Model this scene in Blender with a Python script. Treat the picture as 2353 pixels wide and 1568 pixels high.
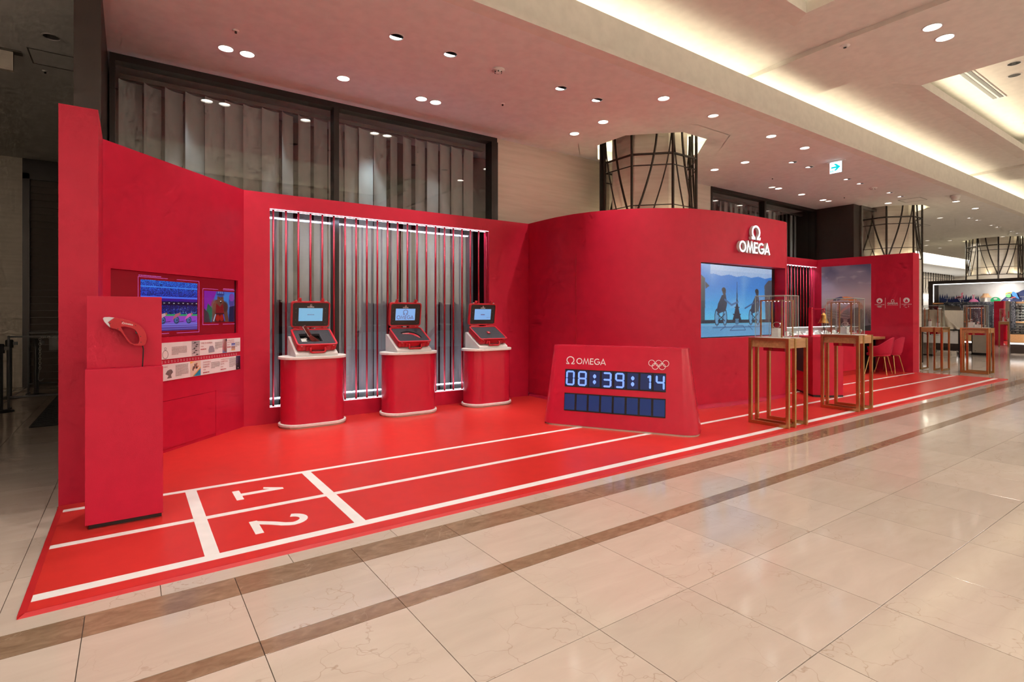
import bpy, math, random
import numpy as np
from mathutils import Vector, Matrix
from mathutils.geometry import tessellate_polygon, delaunay_2d_cdt
random.seed(7); RNG = np.random.default_rng(11)
SC = bpy.context.scene; COL = SC.collection
PI = math.pi
for o in list(bpy.data.objects): bpy.data.objects.remove(o)

def S(r, g, b):                                   # sRGB 0..255 -> linear
    f = lambda c: (c/255)/12.92 if c/255 <= .04045 else ((c/255+.055)/1.055)**2.4
    return (f(r), f(g), f(b))

# ---------------------------------------------------------------- camera, world, exposure
cam = bpy.data.cameras.new('camera'); co = bpy.data.objects.new('camera', cam); COL.objects.link(co)
co.location = (0, 0, 1.34); co.rotation_euler = (PI/2, 0, math.radians(55.41-90))
cam.sensor_width = 36; cam.lens = 18.90; cam.shift_x = .01037; cam.shift_y = -.02688; cam.clip_start = .05; cam.clip_end = 200
SC.camera = co
w = bpy.data.worlds.new('world'); SC.world = w; w.use_nodes = True
w.node_tree.nodes['Background'].inputs[0].default_value = (1, .86, .72, 1)
w.node_tree.nodes['Background'].inputs[1].default_value = .03
SC.view_settings.view_transform = 'Standard'; SC.view_settings.look = 'None'
SC.view_settings.exposure = 0.27; SC.view_settings.gamma = 1.0; SC.view_settings.use_curve_mapping = False
SC.cycles.use_denoising = True; SC.cycles.use_adaptive_sampling = True; SC.cycles.adaptive_threshold = .10; SC.cycles.adaptive_min_samples = 8
SC.cycles.max_bounces = 6; SC.cycles.diffuse_bounces = 2; SC.cycles.glossy_bounces = 3
SC.cycles.transparent_max_bounces = 14; SC.cycles.transmission_bounces = 2
SC.cycles.sample_clamp_indirect = 4.0; SC.cycles.caustics_reflective = False; SC.cycles.caustics_refractive = False

ZC = 4.17                                          # shop-side ceiling
def light(name, kind, loc, energy, color=(1, .85, .68), target=None, **k):
    l = bpy.data.lights.new(name, kind); l.energy = energy; l.color = color
    for a, v in k.items(): setattr(l, a, v)
    o = bpy.data.objects.new(name, l); COL.objects.link(o); o.location = loc
    if target is not None:
        o.rotation_euler = (Vector(target)-Vector(loc)).to_track_quat('-Z', 'Y').to_euler()
    return o
COVE_W = 6.2                                      # cove lamps, watts per metre
SPOT_W = 66.0                                     # ordinary lit downlight
TRACK_W = 105.0                                    # tiltable downlight aimed at the stand
WARM = (1, .94, .87); COVE = (1, .88, .64); COOL = (.62, .75, 1)
# cove lamps behind the trough lip along the low ceiling, and round each coffer
for i in range(-1, 4):
    x0 = -3.6+9.86*i
    light('cove_light', 'AREA', (x0+4.9, 4.50, 4.475), COVE_W*9.8, COVE, (x0+4.9, 4.0, 4.9), shape='RECTANGLE', size=9.8, size_y=.14)
COFFERS = [(-13.16+9.86*i+3.3+.0, -13.16+9.86*i+9.7) for i in range(0, 4)]
for a, b in COFFERS:
    light('cove_light', 'AREA', ((a+b)/2, 3.30, 4.945), COVE_W*1.1*(b-a), COVE, ((a+b)/2, 1.6, 5.3), shape='RECTANGLE', size=b-a, size_y=.06)
    light('cove_light', 'AREA', ((a+b)/2, -2.56, 4.945), COVE_W*1.1*(b-a), COVE, ((a+b)/2, -.6, 5.3), shape='RECTANGLE', size=b-a, size_y=.06)
# hall downlights: pairs in the cross beams, coffer and camera-side spots added as fill
HALL_W = 118
for i in range(-1, 3):
    for dx, y, k_ in ((0, 2.39, 1), (.43, 2.39, 1), (.2, -.6, 2)):
        if True:
            light('hall_spot', 'SPOT', (7.97+9.86*i+dx, y, 4.76), HALL_W*k_, WARM, (7.97+9.86*i+dx, y+.3, 0), spot_size=1.9, spot_blend=.9, shadow_soft_size=.09)
    for dx in (3.4, 5.8):
        for y in (2.2, -.9):
            light('hall_spot', 'SPOT', (7.97+9.86*i+dx, y, 5.2), HALL_W*1.5, WARM, (7.97+9.86*i+dx, y+.8, 0), spot_size=1.9, spot_blend=.9, shadow_soft_size=.09)
# unseen lamps added along the opposite wall for soft bounce fill
for i in range(5):
    light('opposite_wall_fill', 'AREA', (-4+6.5*i, -5.1, 4.7), 330, (1, .95, .90), (-4+6.5*i, -6.0, 2.2), shape='RECTANGLE', size=5.5, size_y=.15)
# display light behind the shop window, on the blinds
light('blinds_spot', 'SPOT', (2.80, 7.30, 3.95), 70, (.8, .92, 1), (2.95, 7.50, 2.3), spot_size=.8, spot_blend=1, shadow_soft_size=.05)
for x_ in (.6, 1.7, 3.9):
    light('blinds_spot', 'SPOT', (x_, 7.30, 3.95), 34, (.85, .93, 1), (x_, 7.47, .6), spot_size=.8, spot_blend=1, shadow_soft_size=.05)  # row of spots added to brighten the blinds
for x_ in (11.4, 13.0, 14.4):
    light('blinds_spot', 'SPOT', (x_, 7.32, 3.95), 42, (1, .95, .9), (x_, 7.48, .9), spot_size=1.2, spot_blend=1, shadow_soft_size=.05)  # spots added to lift the blinds of the second window

light('dark_area_fill', 'AREA', (-3.5, 9.5, 4.1), 9, (1, .78, .55), (-3.0, 9.5, 0), shape='SQUARE', size=2.0)  # added fill lamp that lifts the dark area a little

# ---------------------------------------------------------------- materials
MATS = {}
def mat(name, col=(.8, .8, .8), rough=.5, metal=0., emit=None, es=1., spec=.5, noise=None, bump=None, coat=0., col2=None, nscale=(8, 8, 8), aniso=None):
    if name in MATS: return MATS[name]
    m = bpy.data.materials.new(name); m.use_nodes = True; nt = m.node_tree; N = nt.nodes; L = nt.links
    p = N['Principled BSDF']
    p.inputs['Base Color'].default_value = (*col, 1); p.inputs['Roughness'].default_value = rough
    p.inputs['Metallic'].default_value = metal; p.inputs['Specular IOR Level'].default_value = spec
    p.inputs['Coat Weight'].default_value = coat; p.inputs['Coat Roughness'].default_value = .08
    if emit is not None:
        p.inputs['Emission Color'].default_value = (*emit, 1); p.inputs['Emission Strength'].default_value = es
    tc = N.new('ShaderNodeTexCoord'); mp = N.new('ShaderNodeMapping'); mp.inputs['Scale'].default_value = nscale
    L.new(tc.outputs['Object'], mp.inputs[0])
    nz = N.new('ShaderNodeTexNoise'); nz.inputs['Scale'].default_value = 1; nz.inputs['Detail'].default_value = 2
    L.new(mp.outputs[0], nz.inputs['Vector'])
    c2 = col2 if col2 is not None else tuple(c*.93 for c in col)
    mx = N.new('ShaderNodeMix'); mx.data_type = 'RGBA'
    mx.inputs[6].default_value = (*col, 1); mx.inputs[7].default_value = (*c2, 1)
    rp = N.new('ShaderNodeValToRGB'); rp.color_ramp.elements[0].position = .35; rp.color_ramp.elements[1].position = .68
    L.new(nz.outputs[0], rp.inputs[0]); L.new(rp.outputs[0], mx.inputs[0]); L.new(mx.outputs[2], p.inputs['Base Color'])
    if bump:
        n2 = N.new('ShaderNodeTexNoise'); n2.inputs['Scale'].default_value = bump[0]; n2.inputs['Detail'].default_value = 1
        L.new(tc.outputs['Object'], n2.inputs['Vector'])
        bp = N.new('ShaderNodeBump'); bp.inputs['Strength'].default_value = bump[1]; bp.inputs['Distance'].default_value = .01
        L.new(n2.outputs[0], bp.inputs['Height']); L.new(bp.outputs[0], p.inputs['Normal'])
    MATS[name] = m; return m

def emat(name, col, s):
    if name in MATS: return MATS[name]
    m = bpy.data.materials.new(name); m.use_nodes = True; N = m.node_tree.nodes
    p = N['Principled BSDF']; p.inputs['Base Color'].default_value = (*[c*.5 for c in col], 1); p.inputs['Roughness'].default_value = .4
    p.inputs['Emission Color'].default_value = (*col, 1); p.inputs['Emission Strength'].default_value = s
    MATS[name] = m; return m

def glass_mat(name, f0=.05, tint=(.96, .98, .97), rough=0.0):
    if name in MATS: return MATS[name]
    m = bpy.data.materials.new(name); m.use_nodes = True; nt = m.node_tree; N = nt.nodes; L = nt.links
    N.remove(N['Principled BSDF']); out = N['Material Output']
    tr = N.new('ShaderNodeBsdfTransparent'); tr.inputs[0].default_value = (*tint, 1)
    gl = N.new('ShaderNodeBsdfGlossy'); gl.inputs['Roughness'].default_value = rough; gl.inputs[0].default_value = (1, 1, 1, 1)
    lw = N.new('ShaderNodeLayerWeight'); lw.inputs['Blend'].default_value = .5
    pw = N.new('ShaderNodeMath'); pw.operation = 'POWER'; pw.inputs[1].default_value = 4.0; L.new(lw.outputs['Facing'], pw.inputs[0])
    ml = N.new('ShaderNodeMath'); ml.operation = 'MULTIPLY_ADD'; ml.inputs[1].default_value = 1-f0; ml.inputs[2].default_value = f0; L.new(pw.outputs[0], ml.inputs[0])
    mx = N.new('ShaderNodeMixShader'); L.new(ml.outputs[0], mx.inputs[0]); L.new(tr.outputs[0], mx.inputs[1]); L.new(gl.outputs[0], mx.inputs[2])
    L.new(mx.outputs[0], out.inputs[0]); MATS[name] = m; return m

def stone_mat(name, col, col2, vein, rough, cell=.6008, streak=(1.2, 5, 5), varamt=.09, veins=.5, ox=.434, oy=.44):
    """polished stone: per-slab tone, long soft streaks, thin cracks (all in object = world space)"""
    m = bpy.data.materials.new(name); m.use_nodes = True; nt = m.node_tree; N = nt.nodes; L = nt.links
    p = N['Principled BSDF']; p.inputs['Roughness'].default_value = rough
    g = N.new('ShaderNodeNewGeometry'); oi = N.new('ShaderNodeObjectInfo')
    wn = N.new('ShaderNodeTexWhiteNoise'); wn.noise_dimensions = '1D'; L.new(oi.outputs['Random'], wn.inputs['W'])
    # offset of the pattern per slab
    ad = N.new('ShaderNodeVectorMath'); ad.operation = 'MULTIPLY_ADD'; ad.inputs[1].default_value = (37, 53, 11); L.new(wn.outputs['Color'], ad.inputs[0]); L.new(g.outputs['Position'], ad.inputs[2])
    ms = N.new('ShaderNodeMapping'); ms.inputs['Scale'].default_value = streak; ms.inputs['Rotation'].default_value = (0, 0, .25); L.new(ad.outputs[0], ms.inputs[0])
    nz = N.new('ShaderNodeTexNoise'); nz.inputs['Scale'].default_value = 1.6; nz.inputs['Detail'].default_value = 5; nz.inputs['Roughness'].default_value = .6; nz.inputs['Distortion'].default_value = .6
    L.new(ms.outputs[0], nz.inputs['Vector'])
    r1 = N.new('ShaderNodeValToRGB'); r1.color_ramp.elements[0].position = .3; r1.color_ramp.elements[1].position = .72
    r1.color_ramp.elements[0].color = (*col2, 1); r1.color_ramp.elements[1].color = (*col, 1); L.new(nz.outputs[0], r1.inputs[0])
    # cracks
    nw = N.new('ShaderNodeTexNoise'); nw.inputs['Scale'].default_value = 3.0; nw.inputs['Detail'].default_value = 4; L.new(ad.outputs[0], nw.inputs['Vector'])
    wv = N.new('ShaderNodeVectorMath'); wv.operation = 'MULTIPLY_ADD'; wv.inputs[1].default_value = (.55, .55, .55); L.new(nw.outputs['Color'], wv.inputs[0]); L.new(ad.outputs[0], wv.inputs[2])
    vo = N.new('ShaderNodeTexVoronoi'); vo.feature = 'DISTANCE_TO_EDGE'; vo.inputs['Scale'].default_value = 4.2; L.new(wv.outputs[0], vo.inputs['Vector'])
    r2 = N.new('ShaderNodeValToRGB'); r2.color_ramp.elements[0].position = 0; r2.color_ramp.elements[0].color = (1, 1, 1, 1); r2.color_ramp.elements[1].position = .011; r2.color_ramp.elements[1].color = (0, 0, 0, 1)
    L.new(vo.outputs['Distance'], r2.inputs[0])
    nm = N.new('ShaderNodeTexNoise'); nm.inputs['Scale'].default_value = 1.7; L.new(ad.outputs[0], nm.inputs['Vector'])
    r3 = N.new('ShaderNodeValToRGB'); r3.color_ramp.elements[0].position = .45; r3.color_ramp.elements[1].position = .62; L.new(nm.outputs[0], r3.inputs[0])
    mm = N.new('ShaderNodeMath'); mm.operation = 'MULTIPLY'; L.new(r2.outputs[0], mm.inputs[0]); L.new(r3.outputs[0], mm.inputs[1])
    m2 = N.new('ShaderNodeMath'); m2.operation = 'MULTIPLY'; m2.inputs[1].default_value = veins; L.new(mm.outputs[0], m2.inputs[0])
    mx = N.new('ShaderNodeMix'); mx.data_type = 'RGBA'; mx.inputs[7].default_value = (*vein, 1); L.new(m2.outputs[0], mx.inputs[0]); L.new(r1.outputs[0], mx.inputs[6])
    # slab tone
    mr = N.new('ShaderNodeMapRange'); mr.inputs[3].default_value = 1-varamt; mr.inputs[4].default_value = 1+varamt*.4; L.new(wn.outputs['Value'], mr.inputs[0])
    ts = N.new('ShaderNodeVectorMath'); ts.operation = 'SCALE'; L.new(mx.outputs[2], ts.inputs[0]); L.new(mr.outputs[0], ts.inputs['Scale'])
    L.new(ts.outputs[0], p.inputs['Base Color'])
    rr = N.new('ShaderNodeMapRange'); rr.inputs[3].default_value = rough*.8; rr.inputs[4].default_value = rough*1.35; L.new(nz.outputs[0], rr.inputs[0]); L.new(rr.outputs[0], p.inputs['Roughness'])
    MATS[name] = m; return m

def wood_mat(name, col, col2, rough=.35, sc=(3, 40, 40)):
    return mat(name, col, rough, col2=col2, nscale=sc)

M_RED = mat('red_laminate', (.55, .011, .042), .45, spec=.28, bump=(260, .06))
M_REDP = mat('red_gloss_laminate', (.55, .014, .042), .24)
M_MAT = mat('red_vinyl', (.56, .028, .022), .30, bump=(300, .04))
M_TRIM = mat('red_trim', (.48, .018, .022), .28)
M_LINE = mat('white_vinyl', (.80, .78, .76), .34)
M_WHITE = mat('white_lacquer', (.82, .79, .76), .35)
M_PRINT = mat('white_print', (.88, .87, .87), .5)
M_REDTXT = mat('red_print', (.42, .02, .03), .5)
M_GREYTXT = mat('grey_print', (.16, .13, .13), .6)
M_CASE = mat('red_case_plastic', (.50, .010, .022), .30, bump=(500, .05))
M_BLACK = mat('black_plastic', (.012, .012, .012), .4)
M_BLACKM = mat('black_matte', (.010, .009, .008), .75)
M_FOAM = mat('charcoal_foam', (.035, .036, .045), .95, bump=(420, .9), col2=(.07, .07, .085), nscale=(160, 160, 160))
M_STEEL = mat('steel', (.62, .62, .64), .25, 1.)
M_BRASS = mat('brushed_brass', (.56, .37, .15), .30, 1., nscale=(4, 4, 160), col2=(.46, .29, .11))
M_BELL = mat('bell_bronze', (.55, .32, .10), .28, 1., col2=(.42, .22, .06), nscale=(30, 30, 30))
M_WOOD = wood_mat('oak', (.52, .27, .12), (.40, .19, .08))
M_BROWN = mat('dark_brown_panel', (.026, .014, .010), .42, col2=(.021, .011, .008))
M_FRAME = mat('dark_bronze_frame', (.018, .012, .010), .35, .3)
M_ROD = mat('dark_bronze_rod', (.030, .020, .014), .4, .5)
M_GREYF = mat('grey_metal_frame', (.16, .15, .13), .4, .6)
M_CEIL = mat('white_plaster', (.86, .85, .81), .8)
M_CEILH = mat('cream_plaster', (.84, .80, .72), .8)
M_GROUT = mat('grout', (.13, .10, .08), .8)
M_STONEW = mat('travertine', (.74, .66, .56), .5, col2=(.66, .58, .48), nscale=(1.6, 1.6, 22))
M_TILE = stone_mat('cream_marble', (.53, .435, .365), (.475, .385, .318), (.25, .15, .09), .10)
M_BAND = stone_mat('brown_marble', (.30, .195, .125), (.19, .118, .072), (.52, .40, .28), .14, streak=(7, 16, 8), veins=.4)
M_BLIND = mat('grey_blind_fabric', (.47, .50, .48), .85)
M_DARKROOM = mat('unlit_shop_interior', (.02, .018, .016), .9)
M_CHAIR = mat('red_chair_fabric', (.52, .010, .05), .85, bump=(600, .2))
M_BLUE = mat('navy_card', (.006, .02, .12), .5)
M_GLASS = glass_mat('clear_glass', .045)
M_GLASSE = mat('glass_edge', (.45, .58, .55), .1)
M_WINDOW = glass_mat('shop_window_glass', .13, (.80, .82, .82))
M_MIRROR = mat('mirror', (.90, .90, .90), .02, 1.)
M_LENS = emat('lit_lens', (1, .93, .82), 9.)
M_LENSD = emat('dim_lens', (1, .92, .82), 1.3)
M_REFL = emat('reflector_glow', (1, .95, .9), 2.2)  # emission stands in for lamplight caught inside the fittings
M_LED = emat('led_strip', (.86, .90, 1.), 3.2)
M_LEDS = emat('led_shelf', (1, .97, .93), 3.0)
M_SIGN = emat('lit_letter_face', (.95, .96, 1.), 2.0)
M_GREYPL = mat('grey_plastic', (.20, .19, .18), .5)
M_CLOTH = mat('white_dust_sheet', (.62, .55, .46), .9)
M_CARD = mat('cardboard_white', (.55, .48, .40), .7)

# ---------------------------------------------------------------- mesh builder
class MB:
    def __init__(s): s.v = []; s.f = []; s.M = Matrix.Identity(4)
    def add(s, vs, fs):
        b = len(s.v); s.v += [tuple(s.M @ Vector(v)) for v in vs]; s.f += [tuple(i+b for i in f) for f in fs]; return s
    def box(s, x0, x1, y0, y1, z0, z1):
        return s.add([(x0, y0, z0), (x1, y0, z0), (x1, y1, z0), (x0, y1, z0), (x0, y0, z1), (x1, y0, z1), (x1, y1, z1), (x0, y1, z1)],
                     [(0, 3, 2, 1), (4, 5, 6, 7), (0, 1, 5, 4), (1, 2, 6, 5), (2, 3, 7, 6), (3, 0, 4, 7)])
    def prism(s, pts, z0, z1, top=None):
        n = len(pts); t = top or pts
        return s.add([(p[0], p[1], z0) for p in pts]+[(p[0], p[1], z1) for p in t],
                     [tuple(range(n-1, -1, -1)), tuple(range(n, 2*n))]+[(i, (i+1) % n, n+(i+1) % n, n+i) for i in range(n)])
    def ring(s, outer, inner, z0, z1):
        n = len(outer)
        vs = [(p[0], p[1], z) for z in (z0, z1) for p in outer]+[(p[0], p[1], z) for z in (z0, z1) for p in inner]
        fs = []
        for i in range(n):
            j = (i+1) % n
            fs += [(i, j, n+j, n+i), (2*n+j, 2*n+i, 3*n+i, 3*n+j), (n+i, n+j, 3*n+j, 3*n+i), (j, i, 2*n+i, 2*n+j)]
        return s.add(vs, fs)
    def tube(s, pts, r, n=8, closed=False, caps=True):
        P = [Vector(p) for p in pts]; k = len(P); vs = []; fs = []
        up = None
        for i in range(k):
            a = P[i-1] if (i > 0 or closed) else P[i]; b = P[(i+1) % k] if (i < k-1 or closed) else P[i]
            t = (b-a).normalized()
            if up is None: up = t.orthogonal().normalized()
            up = (up-t*up.dot(t)); up = up.normalized() if up.length > 1e-6 else t.orthogonal().normalized()
            w_ = t.cross(up); rr = r[i] if isinstance(r, (list, tuple)) else r
            vs += [tuple(P[i]+(up*math.cos(2*PI*j/n)+w_*math.sin(2*PI*j/n))*rr) for j in range(n)]
        for i in range(k if closed else k-1):
            a = i*n; b = ((i+1) % k)*n
            fs += [(a+j, a+(j+1) % n, b+(j+1) % n, b+j) for j in range(n)]
        if caps and not closed: fs += [tuple(range(n-1, -1, -1)), tuple(range((k-1)*n, k*n))]
        return s.add(vs, fs)
    def lathe(s, prof, n=24, c=(0, 0)):
        vs = []; fs = []; k = len(prof)
        for (r, z) in prof: vs += [(c[0]+r*math.cos(2*PI*j/n), c[1]+r*math.sin(2*PI*j/n), z) for j in range(n)]
        for i in range(k-1): fs += [(i*n+j, i*n+(j+1) % n, (i+1)*n+(j+1) % n, (i+1)*n+j) for j in range(n)]
        if prof[0][0] > 1e-5: fs.append(tuple(range(n-1, -1, -1)))
        if prof[-1][0] > 1e-5: fs.append(tuple(range((k-1)*n, k*n)))
        return s.add(vs, fs)
    def quad(s, a, b, c, d): return s.add([a, b, c, d], [(0, 1, 2, 3)])
    def stroke(s, pts, wd, z0, z1, closed=False):   # flat ribbon of width wd in the xy plane, mitred
        P = [Vector((p[0], p[1])) for p in pts]; n = len(P); L_ = []; R_ = []
        for i in range(n):
            a = P[i-1] if (i > 0 or closed) else None; b = P[(i+1) % n] if (i < n-1 or closed) else None
            d1 = (P[i]-a).normalized() if a is not None else (b-P[i]).normalized(); d2 = (b-P[i]).normalized() if b is not None else d1
            n1 = Vector((-d1.y, d1.x)); n2 = Vector((-d2.y, d2.x)); m = (n1+n2)
            m = m.normalized() if m.length > 1e-6 else n1
            q = wd/2/max(.45, m.dot(n1)); L_.append(P[i]+m*q); R_.append(P[i]-m*q)
        vs = [(p.x, p.y, z) for z in (z0, z1) for p in L_]+[(p.x, p.y, z) for z in (z0, z1) for p in R_]
        fs = []
        for i in range(n if closed else n-1):
            j = (i+1) % n
            fs += [(j, i, n+i, n+j), (2*n+i, 2*n+j, 3*n+j, 3*n+i), (n+i, 3*n+i, 3*n+j, n+j), (i, j, 2*n+j, 2*n+i)]
        if not closed: fs += [(0, 2*n, 3*n, n), (n-1, 2*n-1, 4*n-1, 3*n-1)]
        return s.add(vs, fs)
    def build(s, name, m, parent=None, smooth=False, bevel=0, seg=2, auto=None):
        me = bpy.data.meshes.new(name); me.from_pydata(s.v, [], s.f); me.update()
        o = bpy.data.objects.new(name, me); COL.objects.link(o); me.materials.append(m)
        if smooth or auto:
            import bmesh
            bm = bmesh.new(); bm.from_mesh(me); bmesh.ops.remove_doubles(bm, verts=bm.verts, dist=1e-5); bmesh.ops.recalc_face_normals(bm, faces=bm.faces); bm.to_mesh(me); bm.free()
            for p in me.polygons: p.use_smooth = True
            if auto:
                md = o.modifiers.new('edge', 'EDGE_SPLIT'); md.split_angle = auto
        if bevel:
            b = o.modifiers.new('bevel', 'BEVEL'); b.width = bevel; b.segments = seg; b.limit_method = 'ANGLE'; b.angle_limit = .6
            me.polygons.foreach_set('use_smooth', [True]*len(me.polygons)) if False else None
        if parent: o.parent = parent
        return o

def box(name, m, x0, x1, y0, y1, z0, z1, parent=None, bevel=0): return MB().box(x0, x1, y0, y1, z0, z1).build(name, m, parent, bevel=bevel)
def thing(name, label, cat, loc=(0, 0, 0), rz=0, group=None):
    o = bpy.data.objects.new(name, None); COL.objects.link(o); o.empty_display_size = .1
    o.location = loc; o.rotation_euler = (0, 0, rz); o['label'] = label; o['category'] = cat
    if group: o['group'] = group
    return o
def tag(o, label, cat, group=None, kind=None):
    o['label'] = label; o['category'] = cat
    if group: o['group'] = group
    if kind: o['kind'] = kind
    return o
def struct(o, label=None, cat=None):
    o['kind'] = 'structure'
    if label: o['label'] = label; o['category'] = cat
    return o
def dup(root, label, loc=None, rz=None):
    r = root.copy(); COL.objects.link(r); r['label'] = label
    if loc is not None: r.location = loc
    if rz is not None: r.rotation_euler = (0, 0, rz)
    for ch in list(root.children):
        c = ch.copy(); COL.objects.link(c); c.parent = r
        for g in list(ch.children):
            d = g.copy(); COL.objects.link(d); d.parent = c
    return r
ORD = ['first', 'second', 'third', 'fourth', 'fifth', 'sixth', 'seventh', 'eighth', 'ninth', 'tenth', 'eleventh', 'twelfth', 'thirteenth', 'fourteenth', 'fifteenth', 'sixteenth', 'seventeenth', 'eighteenth', 'nineteenth', 'twentieth']
def arc(cx, cy, rx, ry, a0, a1, n): return [(cx+rx*math.cos(math.radians(a0+(a1-a0)*i/n)), cy+ry*math.sin(math.radians(a0+(a1-a0)*i/n))) for i in range(n+1)]
def rrect(x0, x1, y0, y1, r, n=5):
    return arc(x1-r, y0+r, r, r, -90, 0, n)+arc(x1-r, y1-r, r, r, 0, 90, n)+arc(x0+r, y1-r, r, r, 90, 180, n)+arc(x0+r, y0+r, r, r, 180, 270, n)
def stadium(a, r, n=14): return arc(a, 0, r, r, -90, 90, n)+arc(-a, 0, r, r, 90, 270, n)
def frame_m(origin, xdir, ydir):                   # local x,y -> world; z = x cross y
    x = Vector(xdir).normalized(); y = Vector(ydir).normalized(); z = x.cross(y).normalized()
    m = Matrix((x, y, z)).transposed().to_4x4(); m.translation = Vector(origin); return m

_fc = {}
def text_geo(s, size):
    if (s, size) in _fc: return _fc[(s, size)]
    cu = bpy.data.curves.new('t', 'FONT'); cu.body = s; cu.size = size; cu.resolution_u = 2
    o = bpy.data.objects.new('t', cu)
    me = bpy.data.meshes.new_from_object(o)
    vs = [tuple(v.co) for v in me.vertices]; fs = [tuple(p.vertices) for p in me.polygons]
    bpy.data.objects.remove(o); bpy.data.curves.remove(cu); bpy.data.meshes.remove(me)
    _fc[(s, size)] = (vs, fs); return vs, fs
def add_text(mb, s, x, y, size, z=0., width=None):
    vs, fs = text_geo(s, size)
    if not vs: return
    w0 = max(v[0] for v in vs)-min(v[0] for v in vs); k = (width/w0) if width else 1
    mb.add([(x+v[0]*k, y+v[1], z) for v in vs], fs)

def brand_word(mb, x, y, h, z0, z1, wd=.155):       # geometric capitals O M E G A, height h; returns width
    w_ = wd*h; c = x
    def T(px, py): return (c+px*h, y+py*h)
    r = .5-wd/2
    mb.stroke([T(.5+r*math.cos(2*PI*i/28), .5+r*math.sin(2*PI*i/28)) for i in range(28)], w_, z0, z1, True); c += 1.12*h
    q = wd*.45
    mb.stroke([T(.03, 0), T(.24, 1-q), T(.52, .12), T(.80, 1-q), T(1.01, 0)], w_*.9, z0, z1); c += 1.17*h
    mb.stroke([T(.55, 1-wd/2), T(wd/2, 1-wd/2), T(wd/2, wd/2), T(.55, wd/2)], w_, z0, z1); mb.stroke([T(wd/2, .53), T(.52, .53)], w_*.9, z0, z1); c += .68*h
    mb.stroke([T(.5+r*math.cos(math.radians(a)), .5+r*math.sin(math.radians(a))) for a in range(48, 349, 12)]+[T(.5+r, .46)], w_, z0, z1); mb.stroke([T(.52, .46), T(.98, .46)], w_*.9, z0, z1); c += 1.07*h
    mb.stroke([T(.0, 0), T(.40, 1-q), T(.80, 0)], w_*.95, z0, z1); mb.stroke([T(.15, .27), T(.65, .27)], w_*.8, z0, z1); c += .82*h
    return c-x
def brand_sign(mb, x, y, h, z0, z1, wd=.12):        # horseshoe-shaped letter with feet, height h, width about 1.1h, x = centre
    r = .5-wd/2; w_ = wd*h
    pts = [(x+r*1.06*h*math.cos(math.radians(a)), y+(.53+.46*math.sin(math.radians(a))*.92)*h) for a in range(-58, 239, 9)]
    mb.stroke([(x+.17*h, y+.05*h)]+pts+[(x-.17*h, y+.05*h)], w_, z0, z1)
    for sg in (-1, 1):
        mb.stroke([(x+sg*.13*h, y+.05*h), (x+sg*.52*h, y+.05*h)], w_*.85, z0, z1)
        mb.stroke([(x+sg*.50*h, y+.01*h), (x+sg*.54*h, y+.19*h)], w_*.5, z0, z1)
def rings5(mb, x, y, r, wd, z0, z1):
    for dx, dy in ((0, 0), (2.25, 0), (4.5, 0), (1.12, -1.05), (3.37, -1.05)):
        mb.stroke([(x+(dx+1)*r+r*math.cos(2*PI*i/24), y+dy*r+r*math.sin(2*PI*i/24)) for i in range(24)], wd, z0, z1, True)

# ---------------------------------------------------------------- pictures (vertex colours on a fine grid)
class Pic:
    def __init__(s, w_, h, col=(0, 0, 0)):
        s.w, s.h = w_, h; s.a = np.zeros((h, w_, 3)); s.a[:] = col
        s.U, s.V = np.meshgrid((np.arange(w_)+.5)/w_, (np.arange(h)+.5)/h)
    def put(s, m, col, al=1.):
        m = np.clip(m, 0, 1)[..., None]*al; s.a = s.a*(1-m)+np.array(col, float)*m; return s
    def poly(s, pts, col, al=1.):
        x, y = s.U, s.V; ins = np.zeros_like(x, bool); n = len(pts)
        for i in range(n):
            (x1, y1), (x2, y2) = pts[i], pts[(i+1) % n]
            if y1 == y2: continue
            c = ((y1 > y) != (y2 > y)) & (x < (x2-x1)*(y-y1)/(y2-y1)+x1); ins ^= c
        return s.put(ins.astype(float), col, al)
    def ell(s, cx, cy, rx, ry, col, al=1., soft=.08):
        d = np.sqrt(((s.U-cx)/rx)**2+((s.V-cy)/ry)**2); return s.put((1-d)/soft+.5, col, al)
    def line(s, pts, wd, col, al=1., asp=1.):
        m = np.zeros_like(s.U)
        for (x1, y1), (x2, y2) in zip(pts, pts[1:]):
            dx, dy = (x2-x1)*asp, y2-y1; L2 = dx*dx+dy*dy+1e-9
            t = np.clip((((s.U-x1)*asp)*dx+(s.V-y1)*dy)/L2, 0, 1)
            d = np.hypot((s.U-x1)*asp-t*dx, s.V-y1-t*dy); m = np.maximum(m, np.clip((wd/2-d)*s.h+.5, 0, 1))
        return s.put(m, col, al)
    def band(s, v0, v1, col, al=1.): return s.put(((s.V >= v0) & (s.V < v1)).astype(float), col, al)
    def vgrad(s, stops):
        vs = [q[0] for q in stops]
        for k in range(3): s.a[..., k] = np.interp(s.V, vs, [q[1][k] for q in stops])
        return s
    def noise(s, amt, cx=1, cy=1, v0=0, v1=1):
        n = RNG.random((s.h//cy+1, s.w//cx+1)); n = np.repeat(np.repeat(n, cy, 0), cx, 1)[:s.h, :s.w]
        m = ((s.V >= v0) & (s.V < v1))[..., None]; s.a = np.where(m, s.a*(1+amt*(n[..., None]-.5)*2), s.a); return s
    def smooth(s, fx=6, fy=4, amt=20):
        n = RNG.normal(size=(fy+2, fx+2)); y = s.V*fy; x = s.U*fx; i = y.astype(int); j = x.astype(int); fy_ = y-i; fx_ = x-j
        return (n[i, j]*(1-fy_)*(1-fx_)+n[i+1, j]*fy_*(1-fx_)+n[i, j+1]*(1-fy_)*fx_+n[i+1, j+1]*fy_*fx_)*amt
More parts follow.
